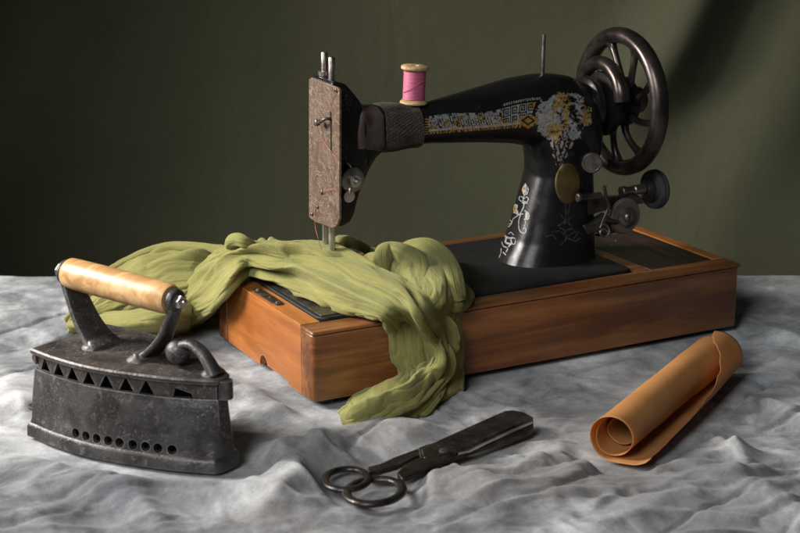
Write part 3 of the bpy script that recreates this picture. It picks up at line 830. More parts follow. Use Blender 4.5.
# belt guard arc
XG = .392
pts = path([atx(u, v, XG) for u, v in ((584,118),(580,104),(579,89),(584,74),(596,63),(608,66),(617,78),(621,90),(622,102))], 48)
rad = [.0042+.0045*(i/47)**.6*(1) for i in range(48)]
m = MB(); m.tube(pts, rad, 16, flat=(1.0,1.0,(1,0,0)))
m.build('belt_guard', M['wheelmetal'], SM, smooth=60)
# --- bobbin winder
BW = MB(); yb_ = .078
c0 = aty(591.5,162.5,.066); BWo = MB()
axk = (Vector((-.45,-.9,.05))).normalized()
BWo.lathe([(.006,-.022),(.006,-.006),(.0102,-.005),(.0108,-.004),(.0108,.0035),(.0098,.0045),(.0088,.0046),(.0080,.0040),(.001,.0042)], c0, axk, 36)
BWo.build('stitch_knob', M['midsteel'], SM, smooth=30)
# bracket
BR = MB(); s0, s1 = aty(577,198,.072), aty(603,195.5,.072)
BR.lathe([(.004,0),(.0048,.001),(.0048,.004),(.0040,.005),(.0040,.03)], s0, (s1-s0), 22)
fr0 = aty(584,206,.086); BR.prism([aty(583,199,.082), aty(612,197,.082), aty(640,196,.082), aty(646,203,.082), aty(612,209,.082), aty(583,217,.082)], (0,.009,0))
WND = BR.build('bobbin_winder', M['darksteel'], SM, bevel=.0012)
tcn = aty(652,188.5,.092); sh = aty(623,192.5,.084)
m = MB(); m.lathe([(.0052,0),(.0058,.001),(.0058,.005),(.0045,.006),(.0045,.016),(.0055,.017),(.0055,.03)], sh+Vector((0,.004,0)), X_, 24)
m.build('winder_spindle', M['midsteel'], WND, smooth=30)
m = MB(); cc = Vector((tcn.x, sh.y+.004, tcn.z))
m.lathe([(.004,-.007),(.0132,-.0062),(.0140,-.0035),(.0170,-.0035),(.0185,-.0050),(.0205,-.0042),(.0215,-.001),(.0208,.001),(.0215,.003),(.0200,.006),(.017,.0065),(.004,.0065)], cc, X_, 48)
m.build('friction_tyre', M['rubber'], WND, smooth=30)
m = MB(); m.lathe([(.0055,-.0115),(.0075,-.010),(.0128,-.0078),(.0132,-.0062)], cc, X_, 36); m.build('tyre_hub', M['wheelmetal'], WND, smooth=30)
gc = aty(626,216.5,.072); m = MB()
rr = []
for h, r in ((-.0005,.0178),(.0015,.0190),(.0045,.0190),(.0055,.0180)):
    rr.append([gc+Vector((math.cos(2*PI*k/96)*r*(1+(.02 if k % 2 else -.01)), h, math.sin(2*PI*k/96)*r*(1+(.02 if k % 2 else -.01)))) for k in range(96)])
m.loft(rr); m.build('winder_gear', M['leather'], WND, smooth=30)
m = MB(); m.lathe([(.0105,0),(.0108,.002),(.0095,.0028),(.0050,.0030),(.0050,.0052),(.0042,.006)], gc+Vector((0,-.0006,0)), (0,-1,0), 36)
gs = m.build('gear_cap', M['midsteel'], WND, smooth=30)
cut = MB(); q = gc+Vector((0,-.0075,0)); cut.box(q-Vector((.0008,.001,.007)), q+Vector((.0008,.003,.007))); boolean_cut(gs, cut)
m = MB(); m.tube(path([aty(u, v, .070) for u, v in ((604,186),(606,196),(609,207),(605,218),(601,228))], 20), .0022, 10, flat=(1,.5,(1,0,0)))
m.tube(path([aty(u, v, .070) for u, v in ((606,186),(603.5,190))], 5), .0014, 8); m.tube([aty(604,220,.07), aty(616,222,.073)], .003, 10)
m.build('guide_lever', M['darksteel'], WND)
m = MB()
m.tube(path([aty(u, v, .066) for u, v in ((600,228),(603,224),(608,227),(609,233),(604,237),(600,233),(604,229),(612,236),(616,240),(613,243),(608,239),(611,246))], 60), .0009, 8); m.build('thread_guide_spring', M['steel'], WND)
m = MB(); m.prism([aty(u, v, .078) for u, v in ((583,226),(596,222),(608,214),(620,232),(606,236),(597,232),(588,236))], (0,.012,0)); m.build('pivot_arm', M['darksteel'], WND, bevel=.0015)

# ------------------------------------------------------------------ knitted band round the arm
def build_band():
    x0, x1 = aty(385.5,126,AY-.02).x, aty(424.5,124,AY-.02).x
    nx, na = 150, 520; V = []
    cz0, cz1 = (aty(385,104,AY).z+aty(385,150,AY).z)/2, (aty(424,103,AY).z+aty(424,145,AY).z)/2
    P = []
    for i in range(nx):
        t = i/(nx-1); cz = cz0+(cz1-cz0)*t; row = []
        base = .0225+.0010*math.sin(t*6)-.0010*t
        for j in range(na):
            a = 2*PI*j/na
            rag = .0010*mnoise.noise(Vector((math.cos(a)*4, math.sin(a)*4, t*2))) + .0006*math.sin(a*23)*(1 if t in (0, 1) else 0)
            x = x0+(x1-x0)*t + (.0016*mnoise.noise(Vector((math.cos(a)*2, math.sin(a)*2, 5)))-.0022*math.sin(a)*(t-.3))
            # twill rows of little slanted stitches
            s1 = (a*11.0+t*9.5)*1.0; tw = abs(math.sin(s1*PI/2*1.4)); st = abs(math.sin((t*38-a*2.5)*PI/2))
            r = base+rag+.0013*tw**.6*(.4+.6*st)
            if i in (0, nx-1): r -= .0022
            elif i in (1, nx-2): r -= .0006
            e = 2.3; ca, sa = math.cos(a), math.sin(a)
            row.append(Vector((x, AY+r*.98*math.copysign(abs(ca)**(2/e), ca), cz+r*1.02*math.copysign(abs(sa)**(2/e), sa))))
        P.append(row)
    m = MB(); m.grid(P, False, True); o = m.build('knitted_band', M['knit'], None, smooth=180)
    o['label'] = 'dark brown woven wool band wrapped around the black arm under the pink spool'; o['category'] = 'fabric band'
build_band()

# ------------------------------------------------------------------ spool of pink thread
SP = thing('thread_spool', 'wooden spool of bright pink thread standing on the arm of the sewing machine', 'spool')
sb = aty(413.5,104.5,AY); stp = aty(415.2,66,AY); sax = (stp-sb).normalized(); SHt = (stp-sb).length
sb = sb + Z_*.0005
m = MB(); r0 = .0137
m.lathe([(.004,0),(r0-.001,0),(r0,.001),(r0,.0022),(r0-.0022,.0045),(.0095,.0050),(.0095,SHt-.0060),(r0-.0022,SHt-.0055),(r0+.0004,SHt-.0030),(r0+.0004,SHt-.001),(r0-.0008,SHt),(.0040,SHt),(.0032,SHt-.0015),(.0030,SHt-.010)], sb, sax, 48, caps=False)
m.build('spool', M['spoolwood'], SP, smooth=40)
rows = []; 
m = MB(); prof = []
n = 60
for i in range(n+1):
    h = .0047+(SHt-.0105)*i/n; prof.append((.0110+.00008*math.sin(i*.7)+.00018*(i % 2)-(.0012 if i in (0, n) else 0), h))
m.lathe(prof, sb, sax, 56); m.build('thread', M['pink'], SP, smooth=180)
m = MB(); a_ = []
for k in range(30):
    t = k/29; ang = R(150)+R(150)*t; rad = .01185
    ox = sax.orthogonal().normalized(); 
    base = sb+sax*(.012+.014*t)
    d = RT*math.cos(ang)+(-FH)*(-math.sin(ang)); a_.append(base+(RT*(-1+2*t)*rad*.98 + -FH*math.sqrt(max(0, 1-(2*t-1)**2*.96))*rad))
m.tube(a_, .00028, 6); m.build('loose_strand', M['redthread'], SP)

# red thread on the face of the machine
m = MB(); y_ = tc.y-.006
pp = [atx(338,88,XP-.0022), atx(330,104,XP-.0022), atx(318,121,XP-.009), atx(320,135,XP-.003), atx(330,150,XP-.002), atx(339,161,XP-.001), aty(341,171,y_+.002), aty(345,178,y_), aty(341,183,y_+.001), atx(335,188,XP-.003), atx(322,192,XP-.003), atx(316,205,XP-.002), atx(315,224,XP-.001), aty(318,238,.1), aty(322,250,.108)]
m.tube(path(pp, 120), .00024, 6); o = m.build('red_thread', M['redthread'], None)
o['label'] = 'thin red thread strung over the engraved face plate down to the needle'; o['category'] = 'thread'

# ------------------------------------------------------------------ charcoal iron
ICTL = [(-.001,.0435,0),(.03,.0472,0),(.07,.0468,0),(.103,.0405,0),(.14,.0290,0),(.166,.0172,0),(.181,.0085,0)]
IR = thing('charcoal_iron', 'heavy dark cast charcoal iron with a pale turned wooden handle on the grey cloth', 'iron')
def outline(s, n=40):
    """half outline from heel to tip at size offset s; returns closed loop (x,y)"""
    up = []
    ctl = [(q[0], q[1]) for q in ICTL]
    c = catmull([(a, b, 0) for a, b in ctl], n)
    loop = [(a-(s if a < .0 else 0)*1, b+s) for a, b, _ in c]
    loop[0] = (-.001-s, loop[0][1])
    loop = [(a+max(0, (a-.12)/.065)*s, b) for a, b in loop]
    loop += [(.1845+s*.8, .0060+s*.3)]
    return [(a, -b) for a, b in loop] + [(a, b) for a, b in reversed(loop)]
def shell(levels, thick, capb=False):
    m = MB(); out = [[iron((a, b, z)) for a, b in outline(s)] for z, s in levels]
    inn = [[iron((a, b, z)) for a, b in outline(s-thick)] for z, s in levels]
    rings = out+inn[::-1]; n = len(rings); k = len(rings[0]); f = []
    for i in range(n):
        for j in range(k): f.append((i*k+j, i*k+(j+1) % k, ((i+1) % n)*k+(j+1) % k, ((i+1) % n)*k+j))
    m.add([p for r in rings for p in r], f); return m
ZB, ZL = .0135, .0772     # top of sole, underside of lid
body = shell([(ZB-.002,.0048),(.0175,.0034),(.030,.0028),(.045,.0015),(ZL-.0150,-.0001),(ZL-.0140,-.0005)], .004).build('body', M['cast'], IR, smooth=40)
def ilx(u, v, z): q = atz(u, v, z)-IRON_O; return q.x*math.cos(IRON_A)+q.y*math.sin(IRON_A)
HX0, HX1 = ilx(77,434,.013), ilx(173.5,453.5,.013)
cut = MB(); ol = outline(0); near = [p for p in ol[:41]]
def near_pt(x, off=0, side=-1):
    c = catmull(ICTL, 200)
    i = int(np.argmin(abs(c[:,0]-x))); i = max(1, min(198, i)); t = c[i+1]-c[i-1]; t = t/np.linalg.norm(t)
    nrm = (-t[1], t[0]); return c[i][0]+nrm[0]*off, side*(c[i][1]+nrm[1]*off), (nrm[0], side*nrm[1]), (t[0], side*t[1])
for side in (-1, 1):
    for k in range(9):
        x, y, nr, tt = near_pt(HX0-.001+k*(HX1-.006-HX0)/8, 0, side)
        a = iron((x-nr[0]*.012, y-nr[1]*.012, .0178)); b = iron((x+nr[0]*.016, y+nr[1]*.016, .0178))
        cut.lathe([(.0043,0),(.0043,(b-a).length)], a, b-a, 18)
boolean_cut(body, cut)
skirt = shell([(ZL-.0155,-.0028),(ZL,-.0022)], .003).build('vent_skirt', M['castlid'], IR, smooth=40)
cut = MB()
for side in (-1, 1):
    for k in range(7):
        x, y, nr, tt = near_pt(.0125+k*.0190, 0, side); T = Vector((tt[0], tt[1], 0)); Nn = Vector((nr[0], nr[1], 0)); c = Vector((x, y, 0))
        q = [c-Nn*.014-T*.0088+Z_*(ZL-.0165), c-Nn*.014+T*.0088+Z_*(ZL-.0165), c-Nn*.014+T*.0010+Z_*(ZL-.0024), c-Nn*.014-T*.0010+Z_*(ZL-.0024)]
        w = [iron(p) for p in q]; d = iron(c+Nn)-iron(c); cut.prism(w, d.normalized()*.024)
    x, y, nr, tt = near_pt(.1580, 0, side); T = Vector((tt[0], tt[1], 0)); Nn = Vector((nr[0], nr[1], 0)); c = Vector((x, y, 0))
    q = [c-Nn*.014-T*.010+Z_*(ZL-.0165), c-Nn*.014+T*.009+Z_*(ZL-.0165), c-Nn*.014+T*.007+Z_*(ZL-.0100), c-Nn*.014-T*.007+Z_*(ZL-.0060)]
    cut.prism([iron(p) for p in q], (iron(c+Nn)-iron(c)).normalized()*.018)
boolean_cut(skirt, cut)
def slab(levels, name, mat, bev=.0008):
    m = MB(); m.loft([[iron((a, b, z)) for a, b in outline(s)] for z, s in levels]); return m.build(name, mat, IR, bevel=bev, smooth=40)
slab([(0,.0072),(.0095,.0070),(.0122,.0056),(ZB-.0003,.0040)], 'sole_plate', M['cast'])
LID = slab([(ZL+.0002,.0016),(ZL+.0035,.0022),(ZL+.0048,.0008)], 'lid', M['castlid'])
# heel hinge tab and damper disc
m = MB(); c = iron((-.015,-.030,.020)); m.lathe([(.0085,-.001),(.009,0),(.009,.0015),(.008,.002)], c, (0,0,1), 24); m.tube([c, iron((.002,-.026,.024))], .003, 10)
m.build('damper_tab', M['cast'], IR)
m = MB(); m.tube([iron((-.003,-.036,ZL-.006)), iron((-.003,-.040,ZL-.006))], .005, 14); m.box(iron((0,-.041,ZL-.01))-Vector((.002,.002,0)), iron((0,-.041,ZL-.01))+Vector((.002,.002,.01))); m.build('hinge_lug', M['cast'], IR, bevel=.0008)
# handle brackets
iaxis = (iron((1,0,0))-iron((0,0,0))).normalized(); iside = (iron((0,1,0))-iron((0,0,0))).normalized()
mid = iron((0,0,0))
def ipl(u, v): return atp(u, v, mid, iside)                 # on the iron's middle plane
hA, hB = ipl(70.5,273), ipl(173,300)
hd = (hB-hA).normalized()
def bracket(pts, wid, foot):
    m = MB(); P = path(pts, 24); n = len(P); rings = []
    for i, p in enumerate(P):
        t = (P[min(i+1, n-1)]-P[max(i-1, 0)]).normalized(); a = iside; b = t.cross(a).normalized()
        w = np.interp(i/(n-1), [0,.15,.45,.85,1], wid); th = np.interp(i/(n-1), [0,.1,1], [.006,.0036,.0030])
        rings.append(superring(p, w, th, a, b, 20, 3.5))
    m.loft(rings); f = foot; q = P[0]
    m.loft([superring((q.x, q.y, f+h), a1, b1, iside, iaxis, 24, 2.6) for h, a1, b1 in ((0,.0205,.012),(.002,.0200,.0115),(.0035,.0175,.009),(.007,.015,.0045))])
    return m
zl = IRON_O.z+ZL+.0046
fa = ipl(97,337); fa.z = zl; fb = ipl(152,355); fb.z = zl
def lift(p, dz): return Vector((p.x, p.y, p.z+dz))
bA = bracket([fa+iaxis*.006, fa.lerp(hA,.30)+iaxis*(-.002), fa.lerp(hA,.7)+iaxis*(-.004), hA-hd*.005], [.0185,.0165,.0140,.0105,.0105], zl-.0003)
bA.lathe([(.0105,0),(.0115,.0015),(.0115,.004),(.0105,.005)], hA-hd*.0075, hd, 28)
bA.build('handle_bracket', M['cast'], IR, smooth=50)
bB = bracket([fb-iaxis*.006, fb.lerp(hB,.35)+iaxis*.0045, fb.lerp(hB,.75)+iaxis*.006, hB+hd*.004], [.015,.0115,.0085,.0070,.0080], zl-.0003)
bB.lathe([(.0098,-.0012),(.0102,.0),(.0100,.004),(.0090,.005)], hB+hd*.001, hd, 28)
bB.build('handle_bracket', M['cast'], IR, smooth=50)
hl = (hB-hA).length
m = MB(); m.lathe([(.0095,-.0015),(.0128,-.001),(.0137,.0005),(.0140,.010),(.0142,hl*.35),(.0140,hl*.6),(.0137,hl-.018),(.0133,hl-.005),(.0122,hl-.002),(.004,hl-.0012)], hA, hd, 40)
hw = m.build('handle', M['birch'], IR, smooth=50)
m = MB(); m.lathe([(.0060,-.0002),(.0062,0),(.0062,.005),(.005,.006)], hB+hd*.006, hd, 6); m.lathe([(.003,.005),(.003,.0085),(.002,.009)], hB+hd*.006, hd, 14)
m.build('nut', M['steel'], IR, smooth=30)
m = MB(); m.lathe([(.0068,0),(.0068,-.006),(.0055,-.0078)], hA-hd*.0074, hd, 6); m.build('nut', M['wheelmetal'], IR, smooth=30)
# front latch: ball and hook
pb = ipl(178.5,351.5)
m = MB(); prof = [(.0112*math.sin(PI*k/16), -.0112*math.cos(PI*k/16)) for k in range(17)]
m.lathe(prof, pb, Z_, 28, caps=False)
lt = m.build('latch_knob', M['cast'], IR, smooth=180)
m = MB(); m.tube(path([ipl(178,350), ipl(184,344.5), ipl(192,344.5), ipl(200,350), ipl(207,359), ipl(212,368), ipl(216,376)], 30), [.0052+.0016*(i/29)-.0008*math.sin(PI*i/29) for i in range(30)], 16, flat=(.85,1.2,(0,0,1))); m.build('latch_hook', M['cast'], IR, smooth=180)
m = MB(); a = iron((.172,0,ZL+.004)); m.lathe([(.009,0),(.008,.003),(.005,.005)], a, Z_, 20); m.tube([iron((.188,0,ZL-.013)), iron((.188,0,ZL+.003))], .0062, 14); m.build('latch_plate', M['cast'], IR, smooth=50)

# ------------------------------------------------------------------ shears
SC = thing('shears', 'large old dark steel dressmaking shears lying half open on the grey cloth', 'scissors')
zs = TZ+.004
def zp(u, v, z=0): return atz(u, v, zs+z)
def blade(name, top, bot, z0, z1, mat):
    """flat blade outline from picture points lying at one height"""
    poly = [zp(u, v, z0) for u, v in top+bot[::-1]]
    m = MB(); m.prism(poly, (0,0,z1-z0)); return m.build(name, mat, SC, bevel=.0009, smooth=30)
# upper blade (far one in the picture)
blade('blade', [(421,452),(440,442.5),(470,429),(505,413.5),(514,413),(524,415),(533,420)], [(424,461),(445,457.5),(470,449),(490,439),(515,428),(533,421)], .0075, .0105, M['shears'])
blade('blade', [(424,460),(450,452),(475,441),(505,431),(533,420.5)], [(420,470),(445,464),(470,456),(500,446),(528,437),(533.5,431)], .0022, .0062, M['shears'])
def shank(pts, rad, name, flat=None):
    m = MB(); m.tube(path(pts, 26), rad, 14, flat=flat); return m.build(name, M['shears'], SC, smooth=180)
def ring(c1, ru, rv, rot, z, r, name):
    P = []; c = zp(c1[0], c1[1], z)
    m = MB(); pts = []
    for k in range(60):
        t = 2*PI*k/60; u = ru*math.cos(t); v = rv*math.sin(t)
        uu = c1[0]+u*math.cos(rot)-v*math.sin(rot); vv = c1[1]+u*math.sin(rot)+v*math.cos(rot)
        pts.append(zp(uu, vv, z+.002*math.sin(t)))
    G = []
    for i in range(60):
        tn = (pts[(i+1) % 60]-pts[i-1]).normalized(); a = Vector((0,0,1)); b = tn.cross(a).normalized()
        G.append([pts[i]+(b*math.cos(2*PI*k/14)*1.25+a*math.sin(2*PI*k/14)*.85)*r for k in range(14)])
    m.grid(G, True, True); return m.build(name, M['shears'], SC, smooth=180)
ring((346.5,479.3), 21.8, 10.4, R(-3), .005, .0029, 'finger_ring')
ring((374.5,491.5), 28.0, 12.2, R(-5), .006, .0033, 'finger_ring')
blade('shank', [(368,472),(380,469),(394,462.5),(410,456.5),(421,452.5)], [(368,476.5),(380,475.5),(397,470.5),(412,463.5),(425,458)], .0035, .0085, M['shears'])
blade('shank', [(397,478),(404,470.5),(415,464.5),(430,459),(446,455)], [(402,484),(411,480.5),(424,475),(440,467),(452,461)], .0050, .0100, M['shears'])
m = MB(); m.prism([zp(u, v, .0025) for u, v in ((418,455),(425,452),(446,446),(462,452),(452,463),(432,470),(420,464))], (0,0,.0068)); m.build('pivot_boss', M['shears'], SC, bevel=.001)
m = MB(); m.prism([zp(u, v, .0078) for u, v in ((458,455.2),(470,451.2),(490,441.5),(515,430.4),(532,423.2),(533,423.6),(515,431.6),(490,442.8),(470,452.5))], (0,0,.0024)); m.build('ground_edge_glint', M['steel'], SC, bevel=.0003)  # bright steel strip added for the highlight along the ground edge
m = MB(); m.lathe([(.0045,0),(.0044,.0006),(.0030,.0012),(.001,.0014)], zp(444,450.5,.0104), Z_, 28); pv = m.build('pivot_screw', M['midsteel'], SC, smooth=40)

# ------------------------------------------------------------------ roll of paper
def build_roll():
    A = atz(613,436,TZ+.024); B = atz(713,356,TZ+.022)
    A = Vector((A.x, A.y, TZ+.0235)); B = Vector((B.x, B.y, TZ+.0235))
    ax = (B-A).normalized(); side = Z_.cross(ax).normalized(); side = -side  # towards the right of the picture
    if side.dot(RT) < 0: side = -side
    L = (B-A).length; nl, na = 90, 260
    P = []
    for i in range(nl):
        t = i/(nl-1); c = A.lerp(B, t); row = []
        # how far the loose outer layer still wraps round (degrees up from underneath, on the right side)
        phi = float(np.interp(t, [0,.15,.35,.5,.62,.72,.80,.86,.93,1.], [-48,-36,-24,-10,6,24,50,78,96,102]))
        jg = 1-.85*float(sstep(np.array(t), .84, .95)); phi += jg*7*mnoise.noise(Vector((t*22, 0, 0)))+jg*9*mnoise.noise(Vector((t*9, 2, 0)))+ (5*(abs(((t*13) % 1)-.5)*2-.5) if .3 < t < .82 else 0)
        for j in range(na):
            s = j/(na-1); turns = 2.8
            if s < .78:
                q = s/.78; ang = -PI/2 - turns*2*PI*(1-q); r = .0108+.0096*q**.7+(.0005+.0016*(1-q))*mnoise.noise(Vector((ang, t*3, 0)))+.0006*t
                r += .0012*math.sin(ang*2+t*2)*(1-q)
                d = side*math.cos(ang)+Z_*math.sin(ang); p = c+d*r
                p = p + ax*(.022*(1-t)**4*float(sstep(np.array(.62-q), 0, .25)))
            else:
                q = (s-.78)/.22; a1 = R(phi); ang = -PI/2+(a1+PI/2)*q
                R1 = .0206+(.0068-.0022*t)*float(sstep(np.array(q), 0, .45)); off = side*(.0095*(1-t)+.0055)*float(sstep(np.array(q), 0, .5))
                p = c + off + side*math.cos(ang)*R1 + Z_*math.sin(ang)*(.0206 if ang < 0 else R1)
            p = p - ax*(.0060*float(sstep(np.array(s), .55, .80))*(1-t)**3) + ax*(.0018*mnoise.noise(Vector((s*9, 4, 0)))*(1 if t > .5 else -1)*abs(t-.5)*2)
            p = p + Z_*(.0007*mnoise.noise(Vector((t*7, s*9, 1))))
            row.append(p)
        P.append(row)
    m = MB(); m.grid(P); o = m.build('paper_roll', M['paper'], None, smooth=180)
    md = o.modifiers.new('solid', 'SOLIDIFY'); md.thickness = .00035
    o['label'] = 'loosely rolled sheet of orange brown parchment paper with a torn edge'; o['category'] = 'paper roll'
build_roll()

# ------------------------------------------------------------------ green gauze scarf
def ribbon(rows, nt, nu, folds, amp, seed, edge=.010, closed_under=True):
    """rows: list of stations, each a list of 3D points across; adds tucked-under edges, then folds along the length"""
    K = []
    for r in rows:
        r = [Vector(p) for p in r]; a, b = r[0], r[-1]
        K.append(r)
    K = np.array([[tuple(p) for p in r] for r in K])
    A = np.array([catmull(K[:, j], nt) for j in range(K.shape[1])])        # (m, nt, 3)
    S = np.array([catmull(A[:, i], nu) for i in range(nt)])                # (nt, nu, 3)
    dt = np.gradient(S, axis=0); du = np.gradient(S, axis=1); Nn = np.cross(du, dt); Nn /= np.linalg.norm(Nn, axis=2, keepdims=True)+1e-9
    # orient towards the camera side on average
    toc = np.array(CAM)-S; sgn = np.sign((Nn*toc).sum(2).mean()); Nn *= sgn
    r = np.random.RandomState(seed); U = np.linspace(0, 1, nu)[None, :]; T = np.linspace(0, 1, nt)[:, None]
    Lm = np.linalg.norm(np.diff(S[:, nu//2], axis=0), axis=1).sum(); Wm = np.linalg.norm(np.diff(S, axis=1), axis=2).sum(1); Wm = float(np.median(Wm))
    h = np.zeros((nt, nu))
    for k in range(folds):
        c = (k+.5)/folds + r.uniform(-.25, .25)/folds; w = r.uniform(.28, .55)/folds
        ct = c+.13*np.sin(T*r.uniform(2, 6)*max(1, Lm/.3)+r.uniform(0, 6))+.03*np.sin(T*r.uniform(8, 16)+r.uniform(0, 6))
        a = amp*r.uniform(.6, 1.3)*(.5+.5*np.sin(T*r.uniform(3, 8)*max(1, Lm/.3)+r.uniform(0, 6)))
        h += a*np.exp(-np.abs((U-ct)/w)**1.6)
    tm = T*Lm+0*U; um = U*Wm+0*T
    def vnz(a, b, k): return value_noise(a, b, seed+k, 1.0)
    um2 = um+.022*(vnz(tm*11, um*6, 1)-.5)+.010*(vnz(tm*30, um*30, 2)-.5)
    rid = lambda n, p: np.clip(1-np.abs(2*n-1)*1.6, 0, 1)**p
    env = .35+.9*vnz(tm*14, um*14, 7)
    bil = lambda n, p: np.clip(np.abs(2*n-1)*1.9, 0, 1)**p
    h += amp*.80*bil(vnz(tm*8, um2*64, 3), .6)*env
    h += amp*.36*bil(vnz(tm*15, um2*135, 4), .65)*env
    h += amp*.09*rid(vnz((tm+um*.7)*42, (um2-.35*tm)*88, 5), 1.2)
    h += amp*.035*rid(vnz(tm*60, um2*330, 6), 1.0)
    h -= amp*.8
    for _ in range(1):
        h[1:-1] = (h[:-2]+2*h[1:-1]+h[2:])/4; h[:, 1:-1] = (h[:, :-2]+2*h[:, 1:-1]+h[:, 2:])/4
    S = S+Nn*h[..., None]
    # tuck the two long edges under
    edgev = []
    for side in (0, 1):
        e = S[:, 0] if side == 0 else S[:, -1]; inn = S[:, 6] if side == 0 else S[:, -7]; nrm = Nn[:, 3] if side == 0 else Nn[:, -4]
        outw = e-inn; outw /= np.linalg.norm(outw, axis=1, keepdims=True)+1e-9
        rows_ = []
        for k in range(1, 8):
            a = k/7*PI*.95; rows_.append(e+outw*edge*.5*math.sin(a)-nrm*edge*.5*(1-math.cos(a)))
        edgev.append(rows_)
    full = [*edgev[0][::-1], *[S[:, j] for j in range(S.shape[1])], *edgev[1]]
    G = np.stack(full, 1)
    return G
def ao(u, v, z, dy=0): return atz(u, v, z)
F0 = -.010  # in front of the case's front face
def fy(u, v, y=F0): return aty(u, v, y)
def ex(u, v, x=-.012): return atx(u, v, x)
RB = []
# main strand: table on the left, over the corner, across the bed, over the front edge, curling back on the table
RB.append(ribbon([
    [ao(162,308,.02), ao(160,320,.022), ao(160,331,.010), ao(163,337,-.004)],
    [ao(183,284,.045), ao(185,300,.040), ao(190,318,.022), ao(198,328,-.002)],
    [ao(203,262,.072), ao(208,278,.062), ex(214,300,-.022), ex(217,312,-.008)],
    [ao(222,250,.096), ao(226,262,.088), ex(231,278,-.014), ex(229,293,-.007)],
    [ao(248,243.5,.110), ao(248,252,.104), ao(248,264,.090), ao(247,273,.076)],
    [ao(278,243,.112), ao(276,255,.106), ao(274,268,.092), ao(272,281,.077)],
    [ao(308,246,.110), ao(306,260,.104), ao(304,276,.092), ao(300,292,.077)],
    [ao(340,254,.106), ao(336,270,.104), ao(332,288,.092), ao(328,304,.077)],
    [ao(374,268,.104), ao(367,284,.102), ao(361,300,.092), ao(356,314,.077)],
    [ao(405,282,.100), ao(398,298,.100), ao(390,313,.091), ao(381,323,.077)],
    [ao(428,299,.092), ao(420,314,.092), fy(411,328,-.004), fy(402,338,-.006)],
    [fy(444,320,-.012), fy(434,333,-.020), fy(424,344,-.018), fy(415,352,-.010)],
    [fy(453,345,-.018), fy(445,352,-.030), fy(437,360,-.030), fy(428,366,-.016)],
    [fy(450,372,-.028), fy(441,372,-.044), fy(431,372,-.040), fy(420,373,-.026)],
    [ao(440,390,.010), ao(430,384,.020), ao(419,378,.018), ao(408,377,.010)],
    [ao(425,410,.002), ao(413,401,.016), ao(402,391,.016), ao(392,384,.006)],
    [ao(402,419,.000), ao(392,409,.014), ao(382,397,.014), ao(374,386,.004)],
    [ao(376,427,-.002), ao(370,415,.012), ao(362,402,.012), ao(357,392,.002)],
    [ao(355,430,-.003), ao(353,421,.007), ao(349,411,.008), ao(346,402,.000)],
    [ao(348,429,-.004), ao(346,424,.001), ao(343,419,.002), ao(339,413,-.003)]], 460, 170, 5, .0092, 21))
# second strand: from the heap on the bed straight down the front, tucked behind the first
RB.append(ribbon([
    [ao(398,252,.084), ao(410,251,.090), ao(424,250,.092), ao(436,252,.090), ao(447,258,.078)],
    [ao(396,262,.090), ao(410,259,.104), ao(427,257,.108), ao(444,264,.100), ao(458,274,.080)],
    [ao(392,276,.088), ao(410,276,.100), ao(432,276,.104), ao(452,280,.096), ao(474,292,.076)],
    [ao(390,292,.080), ao(410,296,.092), ao(434,298,.094), ao(454,300,.086), ao(472,304,.072)],
    [fy(392,318,-.006), fy(412,318,-.010), fy(432,318,-.014), fy(450,318,-.012), fy(463,318,-.005)],
    [fy(394,340,-.008), fy(414,340,-.014), fy(434,340,-.018), fy(450,340,-.015), fy(462,342,-.007)],
    [fy(398,365,-.012), fy(416,365,-.018), fy(434,366,-.022), fy(450,368,-.020), fy(461,370,-.011)],
    [ao(404,384,.008), ao(418,384,.012), ao(434,388,.012), ao(450,390,.008), ao(461,389,.000)],
    [ao(414,398,.002), ao(424,400,.005), ao(434,402,.005), ao(446,400,.002), ao(456,396,-.003)]], 220, 150, 4, .0058, 5))
# rear heap on the table behind the iron
RB.append(ribbon([
    [ao(74,318,.004), ao(71,322,.010), ao(70,327,.006), ao(73,333,-.005)],
    [ao(92,296,.018), ao(88,306,.026), ao(86,318,.018), ao(88,331,-.004)],
    [ao(112,277,.036), ao(108,292,.040), ao(106,310,.026), ao(108,332,-.004)],
    [ao(138,262,.050), ao(134,280,.050), ao(132,304,.032), ao(134,336,-.004)],
    [ao(164,253,.058), ao(162,272,.058), ao(160,298,.040), ao(160,338,-.004)],
    [ao(192,251,.062), ao(192,268,.062), ao(190,292,.045), ao(188,330,-.003)],
    [ao(216,254,.064), ao(218,266,.062), ao(220,282,.046), ao(214,312,.002)],
    [ao(238,259,.070), ao(240,270,.062), ao(242,284,.046), ao(238,300,.012)]], 260, 200, 6, .0085, 33))
# back face of the heap, falling to the table behind
RB.append(ribbon([
    [ao(76,318,.006), ao(84,312,.002), ao(90,308,-.004)],
    [ao(112,277,.036), ao(118,274,.02), ao(124,274,-.004)],
    [ao(164,253,.058), ao(170,256,.03), ao(176,258,-.004)],
    [ao(218,254,.064), ao(222,256,.036), ao(226,260,-.004)],
    [ao(240,262,.062), ao(242,264,.036), ao(244,266,-.002)]], 90, 30, 3, .003, 8))
# lower inner fold of the rear heap (a rope like roll near its foot)
RB.append(ribbon([
    [ao(68,318,.010), ao(70,326,.010), ao(76,332,-.004)],
    [ao(96,314,.022), ao(96,324,.020), ao(100,333,-.004)],
    [ao(128,312,.030), ao(126,324,.028), ao(128,336,-.004)],
    [ao(160,308,.034), ao(158,322,.030), ao(158,338,-.004)],
    [ao(192,300,.036), ao(190,314,.028), ao(190,332,-.004)]], 160, 70, 2, .005, 14))
